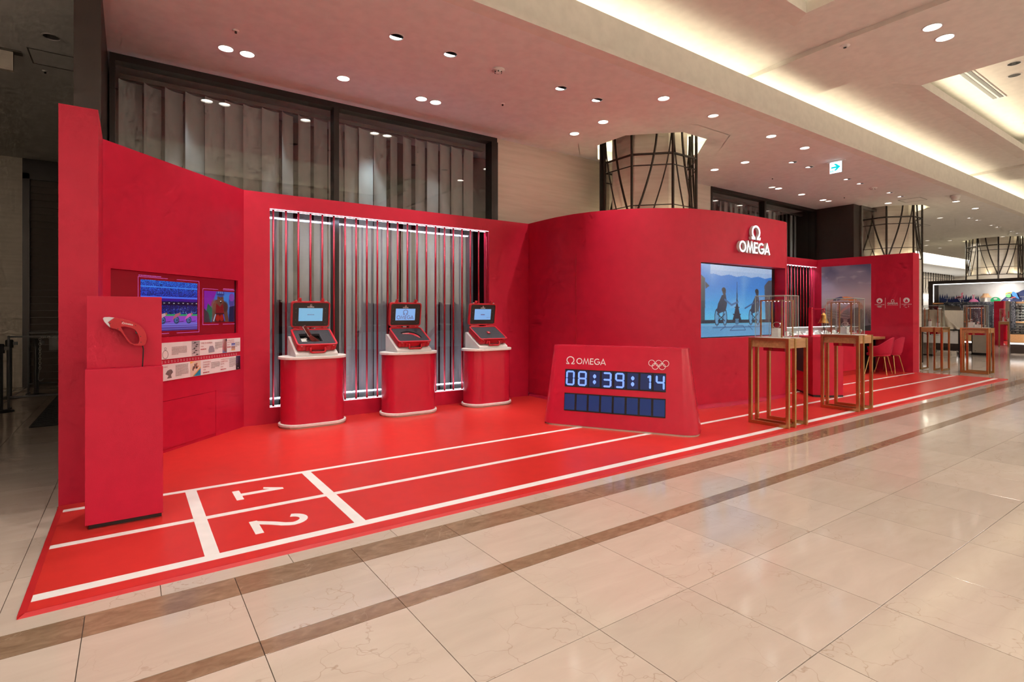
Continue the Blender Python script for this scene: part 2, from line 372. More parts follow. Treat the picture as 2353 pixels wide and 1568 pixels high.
def pic_mat(name, es):
    if name in MATS: return MATS[name]
    m = bpy.data.materials.new(name); m.use_nodes = True; N = m.node_tree.nodes; L = m.node_tree.links; p = N['Principled BSDF']
    at = N.new('ShaderNodeAttribute'); at.attribute_name = 'pic'
    p.inputs['Roughness'].default_value = .55 if es == 0 else .12
    if es == 0: L.new(at.outputs['Color'], p.inputs['Base Color'])
    else:
        p.inputs['Base Color'].default_value = (.01, .01, .012, 1); L.new(at.outputs['Color'], p.inputs['Emission Color']); p.inputs['Emission Strength'].default_value = es
    MATS[name] = m; return m
def picture(name, pic, x0, x1, y0, y1, M, m, parent=None, z=0.):
    a = np.clip(pic.a, 0, 255)/255; lin = np.where(a <= .04045, a/12.92, ((a+.055)/1.055)**2.4)
    h, w_ = pic.h, pic.w; xs = np.linspace(x0, x1, w_); ys = np.linspace(y0, y1, h); X, Y = np.meshgrid(xs, ys)
    P = np.stack([X.ravel(), Y.ravel(), np.full(X.size, z), np.ones(X.size)], 1) @ np.array(M).T
    i = (np.arange(h-1)[:, None]*w_+np.arange(w_-1)[None]).ravel()
    F = np.stack([i, i+1, i+w_+1, i+w_], 1)
    me = bpy.data.meshes.new(name); me.from_pydata(P[:, :3].tolist(), [], F.tolist())
    at = me.color_attributes.new('pic', 'FLOAT_COLOR', 'POINT')
    at.data.foreach_set('color', np.concatenate([lin.reshape(-1, 3), np.ones((h*w_, 1))], 1).astype(np.float32).ravel())
    me.materials.append(m); o = bpy.data.objects.new(name, me); COL.objects.link(o)
    if parent: o.parent = parent
    return o

# ================================================================ SETTING
# ---- floor: slab + every slab of stone that can be told apart
fl = box('floor', M_GROUT, -9, 52, -6, 14.5, -.12, -.006)
struct(fl, 'polished cream marble floor of the mall walkway with brown marble bands', 'floor')
F2 = (math.cos(math.radians(55.41)), math.sin(math.radians(55.41)))
def px(X, Y, Z=0):
    d = X*F2[0]+Y*F2[1]
    if d < .15: return None
    return 1152.1+1235.25*(X*F2[1]-Y*F2[0])/d, 720.8-1235.25*(Z-1.34)/d
rows = [(.4384+.6008*k, .4384+.6008*(k+1), .434, 'tile') for k in range(-8, 3)]
rows[-1] = (1.64, 2.262, .434, 'tile')
rows += [(2.262, 2.369, .434, 'band_slab'), (2.369, 2.812, .434, 'tile'), (2.812, 3.014, .434, 'band_slab')]
rows += [(3.014+.606*k, 3.014+.606*(k+1), .12, 'tile') for k in range(0, 19)]
cells = []
for (y0, y1, ox, kind) in rows:
    for i in range(-15, 85):
        x0 = ox+.6008*i; x1 = x0+.6008
        if y0 > 3.5 and y1 < 6.7 and x0 > -.2 and x1 < 14.3: continue
        cs = [px(x, y) for x in (x0, x1) for y in (y0, y1)]
        ar = 0
        if all(cs):
            us = [c[0] for c in cs]; vv = [c[1] for c in cs]
            if max(us) > 0 and min(us) < 2353 and max(vv) > 0 and min(vv) < 1568:
                q = [cs[0], cs[1], cs[3], cs[2]]
                ar = abs(sum(q[k][0]*q[(k+1) % 4][1]-q[(k+1) % 4][0]*q[k][1] for k in range(4)))/2
                if min(us) < -400 or max(vv) > 2200: ar = max(ar*.2, 5)
        cells.append((ar, x0, x1, y0, y1, kind))
cells.sort(key=lambda c: -c[0])
near = [c for c in cells if c[5] == 'tile'][:285]; nearb = [c for c in cells if c[5] == 'band_slab'][:80]
G_ = .0016; shared = {}
for (ar, x0, x1, y0, y1, kind) in near+nearb:
    key = (kind, round(y1-y0, 3))
    if key not in shared:
        b = MB(); hx, hy, e = (x1-x0)/2-G_, (y1-y0)/2-G_, .0003
        b.prism([(-hx, -hy), (hx, -hy), (hx, hy), (-hx, hy)], -.02, -e)
        b.prism([(-hx, -hy), (hx, -hy), (hx, hy), (-hx, hy)], -e, 0, [(-hx+e, -hy+e), (hx-e, -hy+e), (hx-e, hy-e), (-hx+e, hy-e)])
        o = b.build(kind, M_TILE if kind == 'tile' else M_BAND, fl); shared[key] = o
    else:
        o = shared[key].copy(); COL.objects.link(o); o.parent = fl
    o.location = ((x0+x1)/2, (y0+y1)/2, 0)
for kind, mt in (('tile', M_TILE), ('band_slab', M_BAND)):
    rest = [c for c in cells if c[5] == kind]; rest = rest[285:] if kind == 'tile' else rest[80:]
    b = MB()
    for (ar, x0, x1, y0, y1, k) in rest:
        b.add([(x0+G_, y0+G_, 0), (x1-G_, y0+G_, 0), (x1-G_, y1-G_, 0), (x0+G_, y1-G_, 0)], [(0, 1, 2, 3)])
    o = b.build('far_'+kind+'s', mt, fl); o['kind'] = 'stuff'

# ---- low ceiling with its recesses
LIT = 'lit'; DIM = 'dim'; TILT = 'tilt'; OFF = 'off'
DL = [(.836, 6.39, LIT, 0), (1.045, 6.395, LIT, 0), (2.105, 6.40, LIT, 0), (3.151, 6.425, LIT, 0), (3.361, 6.425, LIT, 0), (5.742, 6.303, LIT, 0), (9.451, 6.321, LIT, 0), (11.83, 6.475, DIM, 0),
      (12.06, 6.45, LIT, 0), (13.12, 6.464, LIT, 0), (14.20, 6.478, LIT, 0), (14.45, 6.46, DIM, 0),
      (5.739, 5.677, LIT, 1), (9.458, 5.689, LIT, 1), (15.98, 5.713, LIT, 1), (19.716, 5.727, DIM, 1), (26.41, 5.812, DIM, 1),
      (2.238, 5.136, TILT, 2), (2.873, 5.146, TILT, 2), (4.449, 5.133, TILT, 2), (5.088, 5.144, TILT, 2), (10.194, 5.181, TILT, 2), (10.79, 5.169, TILT, 2), (12.425, 5.185, TILT, 2), (13.075, 5.197, TILT, 2),
      (14.634, 5.196, TILT, 2), (15.341, 5.221, TILT, 2), (20.447, 5.223, TILT, 2), (21.118, 5.21, TILT, 2), (22.747, 5.257, TILT, 2), (23.358, 5.257, TILT, 2), (24.99, 5.263, TILT, 2), (25.707, 5.256, TILT, 2),
      (5.767, 4.606, LIT, 3), (6.858, 4.608, DIM, 3), (8.409, 4.615, LIT, 3), (9.476, 4.618, LIT, 3), (17.143, 4.652, LIT, 3), (18.702, 4.668, LIT, 3),
      (25.42, 7.78, DIM, 4), (26.15, 7.28, DIM, 4), (27.18, 8.35, DIM, 4), (28.74, 8.35, DIM, 4),
      (-.668, 7.14, OFF, 5)]
RD = .075
COLX = [7.40, 17.26, 27.2]
def octagon(cx, cy, hw, ch): return [(cx-hw+ch, cy-hw), (cx+hw-ch, cy-hw), (cx+hw, cy-hw+ch), (cx+hw, cy+hw-ch), (cx+hw-ch, cy+hw), (cx-hw+ch, cy+hw), (cx-hw, cy+hw-ch), (cx-hw, cy-hw+ch)]
def inside(p, poly):
    r = False; n = len(poly)
    for i in range(n):
        (x1, y1), (x2, y2) = poly[i], poly[(i+1) % n]
        if (y1 > p[1]) != (y2 > p[1]) and p[0] < (x2-x1)*(p[1]-y1)/(y2-y1)+x1: r = not r
    return r
def holed(name, m, outer, holes, z, down=True, parent=None):
    vs = []; ed = []
    for l in [outer]+holes:
        b0 = len(vs); vs += [Vector((p[0], p[1])) for p in l]; ed += [(b0+i, b0+(i+1) % len(l)) for i in range(len(l))]
    V, E_, F, *_ = delaunay_2d_cdt(vs, ed, [], 0, 1e-6)
    bb = [(min(p[0] for p in h), max(p[0] for p in h), min(p[1] for p in h), max(p[1] for p in h), h) for h in holes]
    keep = []
    for f in F:
        c = (sum(V[i].x for i in f)/len(f), sum(V[i].y for i in f)/len(f))
        if not any(q[0] < c[0] < q[1] and q[2] < c[1] < q[3] and inside(c, q[4]) for q in bb): keep.append(tuple(f))
    b = MB(); b.add([(v.x, v.y, z) for v in V], keep); return b.build(name, m, parent)
circ = lambda x, y, r, n=20: [(x+r*math.cos(2*PI*i/n), y+r*math.sin(2*PI*i/n)) for i in range(n)]
holes = [circ(x, y, RD) for (x, y, *_) in DL]+[octagon(x, 6.22, .93, .62) for x in COLX]
holes.append([(20, 9.39), (51, 9.39), (51, 11.41), (20, 11.41)])
ceil = holed('ceiling', M_CEIL, [(-9, 4.30), (52, 4.30), (52, 14.5), (-9, 14.5)], holes, ZC)
struct(ceil, 'low white plaster ceiling over the red stand with round light cut-outs', 'ceiling')
for x in COLX:                                      # upstand and lid of the lit recess round each column
    b = MB(); o8 = octagon(x, 6.22, .93, .62); i8 = octagon(x, 6.22, 1.25, .82)
    b.ring(i8, o8, ZC+.003, ZC+.02); b.ring(octagon(x, 6.22, 1.26, .83), i8, ZC, ZC+.34); b.prism(i8, ZC+.34, ZC+.36)
    o = b.build('ceiling_recess', M_CEILH, ceil)
    for q in range(4):
        if q == 2: continue
        a = q*PI/2; r = 1.07
        light('recess_light', 'AREA', (x+r*math.cos(a), 6.22+r*math.sin(a), ZC+.04), 4.5, (1, .92, .66), (x+r*math.cos(a), 6.22+r*math.sin(a), ZC+1), shape='RECTANGLE', size=.12 if q % 2 == 0 else .9, size_y=.9 if q % 2 == 0 else .12)
b = MB(); b.box(19.5, 51.5, 9.0, 11.8, 4.75, 4.77); b.box(19.5, 51.5, 11.8, 11.84, ZC, 4.77); b.box(19.5, 51.5, 8.98, 9.0, ZC, 4.77); b.box(19.4, 19.5, 9, 11.8, ZC, 4.77)
b.build('ceiling_trough', M_CEILH, ceil)
light('cove_light', 'AREA', (35, 11.6, 4.3), 900, (1, .93, .78), (35, 11.0, 4.75), shape='RECTANGLE', size=30, size_y=.08)
light('cove_light', 'AREA', (35, 9.15, 4.3), 500, (1, .93, .78), (35, 9.8, 4.75), shape='RECTANGLE', size=30, size_y=.08)

# ---- bulkhead between low ceiling and hall vault, trough lip, moulding
b = MB()
b.prism([(-9, 4.2), (52, 4.2), (52, 4.26), (-9, 4.26)], 4.23, 4.63)
b.box(-9, 52, 4.26, 4.72, 4.42, 4.46)
b.box(-9, 52, 4.145, 4.30, ZC, 4.225)
o = b.build('trim_1', M_CEILH); struct(o, 'cream bulkhead running along the walkway below the lit cove', 'bulkhead')
# ---- hall vault: flat field that dips towards the trough, two coffers, cross beams
ZH = 4.86
prof = [(4.74, 4.44), (4.735, 4.70), (4.70, 4.76), (4.60, 4.80), (4.40, 4.825), (4.10, 4.84), (3.75, 4.852), (3.42, ZH)]
b = MB()
for (ya, za), (yb, zb) in zip(prof, prof[1:]): b.quad((-9, ya, za), (52, ya, za), (52, yb, zb), (-9, yb, zb))
o = b.build('ceiling_cove', M_CEILH, smooth=True); struct(o, 'cream curved cove glowing above the bulkhead', 'ceiling')
def rect(a, c, b_, d): return [(a, b_), (c, b_), (c, d), (a, d)]
hall = holed('ceiling_hall', M_CEILH, [(-9, -6), (52, -6), (52, 3.42), (-9, 3.42)], [rect(a-.30, c+.30, -2.60, 3.385) for a, c in COFFERS]+[circ(7.97+9.86*i+dx, 2.39, .095) for i in range(0, 2) for dx in (0, .43)], ZH)
struct(hall, 'high cream hall ceiling over the walkway', 'ceiling')
for a, c in COFFERS:
    b = MB(); z1 = 4.80
    O_ = rect(a-.30, c+.30, -2.60, 3.385); I_ = rect(a, c, -2.3, 3.10)
    b.add([(p[0], p[1], ZH) for p in O_]+[(p[0], p[1], z1) for p in I_], [(i, (i+1) % 4, 4+(i+1) % 4, 4+i) for i in range(4)])
    b.add([(p[0], p[1], z1) for p in I_]+[(p[0], p[1], z1+.12) for p in I_], [(i, (i+1) % 4, 4+(i+1) % 4, 4+i) for i in range(4)])
    b.ring(rect(a-.35, c+.35, -2.65, 3.45), I_, z1+.12, z1+.13)
    b.ring(rect(a-.38, c+.38, -2.68, 3.48), rect(a-.35, c+.35, -2.65, 3.45), z1+.13, 5.30)
    b.box(a-.4, c+.4, -2.7, 3.5, 5.28, 5.30)
    b.build('coffer', M_CEILH, hall)
for i in range(-1, 4):                              # shallow cross beams
    x0 = 7.45+9.86*i; b = MB()
    pr = [(4.72, 4.62), (4.66, 4.70), (4.55, 4.74), (4.35, 4.765), (4.05, 4.78), (3.6, 4.793), (3.3, 4.80), (-6, 4.80)]
    for (ya, za), (yb, zb) in zip(pr, pr[1:]):
        b.quad((x0, ya, za), (x0+1.4, ya, za), (x0+1.4, yb, zb), (x0, yb, zb))
        b.quad((x0, ya, za), (x0, yb, zb), (x0, yb, zb+.2), (x0, ya, za+.2)); b.quad((x0+1.4, ya, za), (x0+1.4, yb, zb), (x0+1.4, yb, zb+.2), (x0+1.4, ya, za+.2))
    b.build('cross_beam', M_CEILH, hall)

# ---- hall sides that are out of view but bounce light
o = box('wall_hall', M_STONEW, -9, 52, -6.1, -6, -.1, 5.4); struct(o, 'far stone side wall of the walkway', 'wall')
o = box('wall_end', M_STONEW, 52, 52.1, -6, 14.5, -.1, 5.4); struct(o, 'stone wall closing the far end of the hall', 'wall')
o = box('wall_dark', M_STONEW, -9, -1.62, 13.0, 13.2, 0, ZC); struct(o, 'unlit stone wall beside the roller shutter', 'wall')
o = box('wall_near', M_STONEW, -9.1, -9, -6, 14.5, -.1, 5.4); struct(o, 'stone wall at the near end of the hall', 'wall')
o = box('wall_back_hall', M_STONEW, 16.6, 52, 14.3, 14.5, 0, ZC); struct(o, 'stone wall far behind the display tables', 'wall')

# ---- shop front behind the stand
YG = 7.25
o = box('wall_stone', M_STONEW, 4.87, 7.22, YG-.05, YG+.25, 0, ZC); struct(o, 'pale travertine wall between the first shop window and the caged column', 'wall')
box('pilaster', M_BLACKM, 6.635, 6.765, 6.62, 6.65, 0, ZC+.33, o)
o = box('wall_stone_far', M_STONEW, 7.44, 10.62, YG-.05, YG+.25, 0, ZC); struct(o, 'pale travertine wall between the caged column and the second shop window', 'wall')
def shop_window(n, x0, x1, mull, label):
    wn = bpy.data.objects.new('window_%d' % n, None); COL.objects.link(wn); struct(wn, label, 'window')
    f = MB(); f.box(x0, x1, YG-.07, YG+.09, ZC-.075, ZC); f.box(x0, x1, YG-.07, YG+.09, 0, .06); f.box(x0, x0+.05, YG-.07, YG+.09, .06, ZC-.075); f.box(x1-.12, x1, YG-.09, YG+.09, .06, ZC-.075)
    f.build('window_frame', M_FRAME, wn)
    xs = [x0+.05]
    for mx in mull:
        box('mullion', M_FRAME, mx-.035, mx+.035, YG-.07, YG+.09, .06, ZC-.075, wn); xs += [mx-.035, mx+.035]
    xs.append(x1-.12)
    for a, c in zip(xs[::2], xs[1::2]):
        MB().quad((a, YG, .06), (c, YG, .06), (c, YG, ZC-.075), (a, YG, ZC-.075)).build('pane', M_WINDOW, wn)
    return wn
shop_window(1, -.19, 4.87, [2.27], 'tall dark framed shop window above and behind the barred opening')
shop_window(2, 10.62, 15.35, [12.82], 'dark framed shop window behind the curved red wall and illuminated sign')
def blinds(x0, x1, label):
    root = thing('vertical_blind', label, 'blind', (x0, YG+.24, 0))
    n = int((x1-x0)/.215); me = None
    for i in range(n):
        if me is None:
            b = MB(); k = 7; pts = [((j/(k-1)-.5)*.235, .04*math.cos((j/(k-1)-.5)*3.0)) for j in range(k)]
            vs = [(p[0], p[1], z) for z in (.04, ZC-.17) for p in pts]; b.add(vs, [(j, j+1, k+j+1, k+j) for j in range(k-1)])
            o = b.build('slat', M_BLIND, root, smooth=True); me = o.data
        else:
            o = bpy.data.objects.new('slat', me); COL.objects.link(o); o.parent = root
        o.location = (.10+.215*i, 0, 0); o.rotation_euler = (0, 0, math.radians([18, 26, 12, 34, 20, 42, 15][i*5 % 7]))
    box('head_rail', M_GREYF, 0, x1-x0, -.03, .03, ZC-.16, ZC-.11, root)
blinds(-.1, 4.78, 'grey vertical blind behind the shop window over the barred opening')
blinds(10.7, 15.2, 'grey vertical blind behind the shop window near the illuminated sign')
o = box('wall_shop_interior', M_DARKROOM, -.46, 16.5, 8.3, 8.4, 0, ZC); struct(o, 'dark interior behind the blinds', 'wall')
o = box('wall_fin', M_BROWN, -.392, -.208, 5.72, 8.4, 0, 4.6); struct(o, 'dark brown fin rising to the ceiling beside the first shop window', 'wall')

# ---- dark glazed box at the end of the shop front
o = box('wall_dark_box', M_BROWN, 15.36, 15.72, 6.26, 8.4, 0, ZC); struct(o, 'tall dark brown panelled wall above the right red wall', 'wall')
wn = bpy.data.objects.new('window_3', None); COL.objects.link(wn); struct(wn, 'dark glazed shop window between the brown panel and the second caged column', 'window')
f = MB(); f.box(15.72, 15.80, 6.22, 6.34, 0, ZC); f.box(16.92, 17.0, 6.22, 6.34, 0, ZC); f.box(15.80, 16.92, 6.22, 6.34, ZC-.07, ZC); f.build('window_frame', M_GREYF, wn)
MB().quad((15.80, 6.27, 0), (16.92, 6.27, 0), (16.92, 6.27, ZC-.07), (15.80, 6.27, ZC-.07)).build('pane', glass_mat('dark_glass', .30, (.5, .5, .5)), wn)
box('backing', M_DARKROOM, 15.80, 17.0, 6.60, 6.62, 0, ZC, wn)

# ---- caged columns
def column(cx, label):
    cy = 6.24
    root = bpy.data.objects.new('column', None); COL.objects.link(root); root.location = (cx, cy, 0); struct(root, label, 'column')
    b = MB().prism(octagon(0, 0, .62, .38), 0, ZC+.34); b.build('stone_shaft', M_STONEW, root)
    b = MB().prism(octagon(0, 0, .745, .45), 0, 2.80); b.build('stone_base', M_STONEW, root)
    P = octagon(0, 0, .75, .45); z0, z1 = 2.80, ZC+.30
    for i, p in enumerate(P):
        MB().tube([(p[0], p[1], .02), (p[0], p[1], z1)], .024, 6).build('corner_rod', M_ROD, root)
    for z, r in ((2.80, .012), (3.08, .009), (3.72, .010), (3.90, .019)):
        MB().tube([(p[0], p[1], z) for p in P], r, 6, True).build('hoop', M_ROD, root)
    # corner index 1,3,5,7 gather at the foot; the others spread at the top
    for i in range(8):
        a, c = (P[i], P[(i+1) % 8]) if i % 2 == 1 else (P[(i+1) % 8], P[i])
        for r, u0, du in ((.019, .03, .60), (.0125, .42, .56)):
            pts = []
            for k in range(13):
                t = k/12; u = u0+du*math.sin(t*PI/2); pts.append((a[0]+(c[0]-a[0])*u, a[1]+(c[1]-a[1])*u, z0+(z1-z0)*t))
            MB().tube(pts, r, 6).build('curved_rod', M_ROD, root, smooth=True)
    return root
column(COLX[0], 'stone column in a dark bent-rod cage behind the curved red wall')
column(COLX[1], 'stone column in a bent-rod cage rising behind the right red wall')
column(COLX[2], 'stone column in a bent-rod cage above the sunglasses cabinet')
for x in COLX:
    for q in range(4):
        a = q*PI/2
        light('ledge_light', 'AREA', (x+.69*math.cos(a), 6.24+.69*math.sin(a), 2.83), 3, (1, .85, .55), (x+.64*math.cos(a), 6.24+.64*math.sin(a), 3.6), shape='RECTANGLE', size=.05 if q % 2 == 0 else .9, size_y=.9 if q % 2 == 0 else .05)

# ================================================================ CEILING FITTINGS
ROWN = ['along the shop windows', 'in the row by the columns', 'among the black lights', 'along the bulkhead', 'on the far ceiling', 'in the dark']
AIM = {0: (1.85, 6.3, .7), 1: (4.45, 4.35, .55), 2: (4.3, 6.4, .45), 3: (5.8, 5.0, 1.5), 4: (10.0, 5.2, .9), 5: (10.6, 6.2, .8), 6: (12.2, 5.6, .7), 7: (13.2, 5.6, .7), 8: (14.2, 5.9, 1.7), 9: (14.6, 5.4, 1.2)}
def fitting_mesh(kind):
    ring = MB().ring([(p[0], p[1]) for p in circ(0, 0, RD+.009, 24)], [(p[0], p[1]) for p in circ(0, 0, RD-.004, 24)], -.006, .004)
    cup = MB(); d = .035 if kind in (LIT, DIM) else .13
    n = 24
    vs = [(RD*math.cos(2*PI*j/n), RD*math.sin(2*PI*j/n), z) for z in (0, d) for j in range(n)]
    cup.add(vs, [(j, (j+1) % n, n+(j+1) % n, n+j) for j in range(n)]+[tuple(range(n, 2*n))])
    return ring, cup, d
proto = {}; cnt = {}; ti = 0
KLABEL = {LIT: 'lit round downlight', DIM: 'faint round downlight', TILT: 'black round downlight with bright rim', OFF: 'unlit round downlight'}
for (x, y, kind, row) in sorted(DL, key=lambda d: (d[3], d[0])):
    cnt[(row, kind)] = cnt.get((row, kind), 0)+1; k = cnt[(row, kind)]
    lab = '%s, %s from the near end %s' % (KLABEL[kind], ORD[k-1], ROWN[row])
    if kind == OFF: lab = 'unlit round downlight in the dark ceiling beside the brown fin'
    if kind not in proto:
        t = thing('downlight', lab, 'downlight', (x, y, ZC), 0, 'downlights in the low ceiling')
        ring, cup, d = fitting_mesh(kind)
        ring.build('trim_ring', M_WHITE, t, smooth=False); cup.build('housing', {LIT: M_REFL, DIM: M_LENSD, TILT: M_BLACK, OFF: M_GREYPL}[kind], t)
        if kind in (LIT, DIM): MB().prism(circ(0, 0, RD-.004, 24), .012, .016).build('lens', M_LENS if kind == LIT else M_LENSD, t)
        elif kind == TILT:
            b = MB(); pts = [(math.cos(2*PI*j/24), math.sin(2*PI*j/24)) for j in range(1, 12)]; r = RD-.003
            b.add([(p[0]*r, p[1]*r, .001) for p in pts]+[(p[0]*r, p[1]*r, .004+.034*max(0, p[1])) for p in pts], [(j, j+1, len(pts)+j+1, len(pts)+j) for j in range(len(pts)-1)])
            b.build('rim_glow', M_REFL, t)  # glowing crescent stands in for lamplight on the far cup wall
        proto[kind] = t
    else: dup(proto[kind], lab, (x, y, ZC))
    if kind == LIT:
        light('downlight_lamp', 'SPOT', (x, y, ZC-.012), SPOT_W*(1.8 if 5.7 < x < 5.76 and row == 0 else 1.35 if row == 0 and y < 6.41 else 1), WARM, (x, y+.0, 0), spot_size=1.25 if row == 0 else 1.45, spot_blend=.75, shadow_soft_size=.05)
    elif kind == TILT:
        if ti in AIM: light('downlight_lamp', 'SPOT', (x, y+.01, ZC-.012), TRACK_W*(1.9 if ti in (1, 2) else 1), WARM, AIM[ti], spot_size=.62 if ti in (1, 2) else .85, spot_blend=.8, shadow_soft_size=.04)
        ti += 1
for i, (x, y) in enumerate([(.35, 5.14), (1.0, 4.61), (2.1, 4.61), (3.3, 4.61), (4.4, 4.61)]):   # the same row goes on just outside the frame
    light('downlight_lamp', 'SPOT', (x, y, ZC-.012), SPOT_W*1.1, WARM, (x, y-.2, 0), spot_size=1.5, spot_blend=.8, shadow_soft_size=.05)
HL = thing('hall_downlight', 'large lit downlight in the cross beam, nearer the first of a pair', 'downlight', (7.97, 2.39, 4.80), 0, 'downlights in the cross beam')
b = MB().ring(circ(0, 0, .105, 24), circ(0, 0, .09, 24), -.006, .004); b.build('trim_ring', M_WHITE, HL)
MB().prism(circ(0, 0, .092, 24), -.004, -.001).build('lens', M_LENS, HL)
HL['label'] = 'large lit ceiling downlight in the cross beam, upper one of the pair'
dup(HL, 'large lit ceiling downlight in the cross beam, lower one of the pair', (8.40, 2.39, 4.80))
for k, (x, y) in enumerate([(10.9, 2.385), (11.45, 2.385), (12.02, 2.50)]):
    t = thing('coffer_downlight', 'black recessed downlight in the lit coffer, %s from its near edge' % ORD[k], 'downlight', (x, y, 5.28), 0, 'black downlights in the coffer')
    MB().ring(circ(0, 0, .098, 24), circ(0, 0, .08, 24), -.006, .0).build('trim_ring', M_WHITE, t); MB().prism(circ(0, 0, .082, 24), -.003, -.001).build('shade', M_BLACK, t)
for k, (x, y) in enumerate([(12.1, 3.0), (16.1, 3.0)]):
    t = thing('slot_vent', ['double slot air vent in the lit coffer beside the black downlights', 'double slot air vent in the lit coffer at the frame edge'][k], 'vent', (x, y-.08, 5.28), 0, 'slot vents in the coffer')
    box('vent_frame', M_CEIL, -.95, .95, -.10, .10, -.012, .0, t)
    for yy in (-.045, .045): box('slot', M_BLACK, -.90, .90, yy-.028, yy+.028, -.016, -.011, t)
t = thing('ceiling_speaker', 'round white ceiling speaker at the edge of the lit coffer', 'speaker', (13.2, 2.35, 5.28))
MB().lathe([(.0, -.02), (.16, -.018), (.19, -.008), (.20, 0)], 28).build('body', M_CEIL, t); MB().ring(circ(0, 0, .15, 24), circ(0, 0, .13, 24), -.024, -.015).build('grille_ring', M_GREYPL, t)
for k, (x, y) in enumerate([(3.509, 5.152), (13.762, 5.215)]):
    t = thing('smoke_detector', ['white smoke detector on the pink ceiling above the barred opening', 'white smoke detector on the ceiling beyond the exit sign'][k], 'detector', (x, y, ZC), 0, 'smoke detectors')
    MB().lathe([(0, -.045), (.030, -.043), (.042, -.030), (.045, -.018), (.075, -.014), (.078, 0)], 24).build('body', M_CEIL, t, smooth=True)
    for j in range(6): MB().box(.030, .046, -.006, .006, -.038, -.026).build('sensor_slot', M_BLACK, t).rotation_euler = (0, 0, j*PI/3)
for k, (x, y, l) in enumerate([(.865, 5.928, 'small ceiling sprinkler above the angled red wall'), (4.125, 5.952, 'small ceiling sprinkler above the barred opening'), (11.02, 6.021, 'small ceiling sprinkler beside the exit sign'), (14.267, 6.02, 'small ceiling sprinkler before the brown panel'), (-.82, 8.18, 'small sprinkler in the dark ceiling')]):
    t = thing('sprinkler', l, 'sprinkler', (x, y, ZC), 0, 'ceiling sprinklers')
    MB().lathe([(0, -.012), (.022, -.011), (.030, -.003), (.031, 0)], 18).build('escutcheon', M_CEIL, t); MB().lathe([(0, -.030), (.011, -.030), (.011, -.011)], 10).build('head', M_ROD, t)
for k, (x, y, l) in enumerate([(7.6, 3.35, 'small black sensor on the glowing cross beam')]):
    t = thing('ceiling_sensor', l, 'sensor', (x, 3.2, 4.80 if x > 7.45 else ZH)); MB().lathe([(0, -.02), (.03, -.018), (.06, -.004), (.062, 0)], 18).build('body', M_CEIL, t); MB().lathe([(0, -.028), (.018, -.027), (.018, -.015)], 12).build('eye', M_BLACK, t)
t = thing('dome_camera', 'white dome camera under the low ceiling near the bulkhead', 'camera', (16.243, 4.424, ZC)); MB().lathe([(0, -.14), (.05, -.13), (.075, -.10), (.08, -.06), (.10, -.05), (.10, 0)], 20).build('body', M_CEIL, t, smooth=True); MB().lathe([(0, -.145), (.03, -.14), (.045, -.125)], 14).build('dome', M_GREYPL, t)
def hatch(x0, x1, y0, y1, l):
    t = thing('ceiling_hatch', l, 'hatch', (x0, y0, ZC), 0, 'ceiling hatches'); w_, h = x1-x0, y1-y0
    MB().ring(rect(0, w_, 0, h), rect(.012, w_-.012, .012, h-.012), -.004, .002).build('frame', M_GREYF, t); box('door', M_CEIL, .016, w_-.016, .016, h-.016, -.003, .001, t)
hatch(15.79, 16.27, 4.98, 5.44, 'square ceiling hatch above the right red wall'); hatch(-.91, -.45, 7.56, 8.0, 'square hatch in the dark ceiling')
hatch(20.6, 21.2, 6.4, 6.9, 'square ceiling hatch between the second and third caged columns')
# exit sign
t = thing('exit_sign', 'hanging lit white exit sign with a turquoise arrow', 'sign', (10.8, 4.70, ZC))
MB().prism(stadium(.02, .05, 8), -.012, .004).build('mount_plate', M_WHITE, t)
for o in list(t.children): o.scale = (1, 3.2, 1)
box('sign_body', M_GREYPL, -.004, .022, -.104, .104, -.215, -.012, t)
Ms = frame_m((-.0055, .104, -.215), (0, -1, 0), (0, 0, 1))
b = MB(); b.M = Ms; b.prism([(0, 0), (.208, 0), (.208, .20), (0, .20)], -.001, 0.001); b.build('lit_panel', emat('sign_white', (.88, .92, 1), 1.5), t)
b = MB(); b.M = Ms; b.prism([(.025, .092), (.115, .092), (.070, .045), (.112, .045), (.185, .108), (.112, .170), (.070, .170), (.115, .122), (.025, .122)], .001, .003); b.build('arrow', emat('sign_teal', (.0, .55, .60), 1.0), t)
b = MB(); b.M = Ms; b.prism([(.012, .02), (.024, .02), (.024, .058), (.012, .058)], .001, .003); b.prism([(.046, .02), (.058, .02), (.058, .058), (.046, .058)], .001, .003); b.stroke([(.030, .022), (.037, .04), (.033, .054)], .006, .001, .003); b.build('running_pictogram', emat('sign_teal', (.0, .55, .60), 1.0), t)
t = thing('hanging_sign', 'unlit hanging sign board in the dark area by the frame edge', 'sign', (-1.35, 7.76, ZC)); box('board', M_STONEW, -.6, .31, -.03, .03, -.22, -.02, t); box('mount', M_GREYF, -.5, .38, -.05, .05, -.02, 0, t)

# ================================================================ RED STAND
HW = 2.79; XL = -.41
mtT = .012
MATX1 = 14.62
root = thing('floor_mat', 'long red vinyl floor mat with white running track lines and lane numbers', 'mat', (0, 0, 0))
b = MB(); b.prism([(XL+.03, 3.166), (MATX1-.03, 3.166), (MATX1-.03, 6.9), (XL+.03, 6.9)], .0, mtT); b.build('mat_sheet', M_MAT, root)
b = MB(); b.prism([(XL, 3.136), (MATX1, 3.136), (MATX1, 3.166), (XL, 3.166)], 0, .001, [(XL+.025, 3.158), (MATX1-.025, 3.158), (MATX1-.025, 3.166), (XL+.025, 3.166)]); b.v = [(v[0], v[1], (.0 if v[2] < .0005 else mtT+.001)) for v in b.v]; b.build('edge_trim', M_TRIM, root)
b = MB(); b.prism([(XL, 3.136), (XL+.03, 3.166), (XL+.03, 4.78), (XL, 4.78)], 0, mtT+.001); b.build('edge_trim', M_TRIM, root)
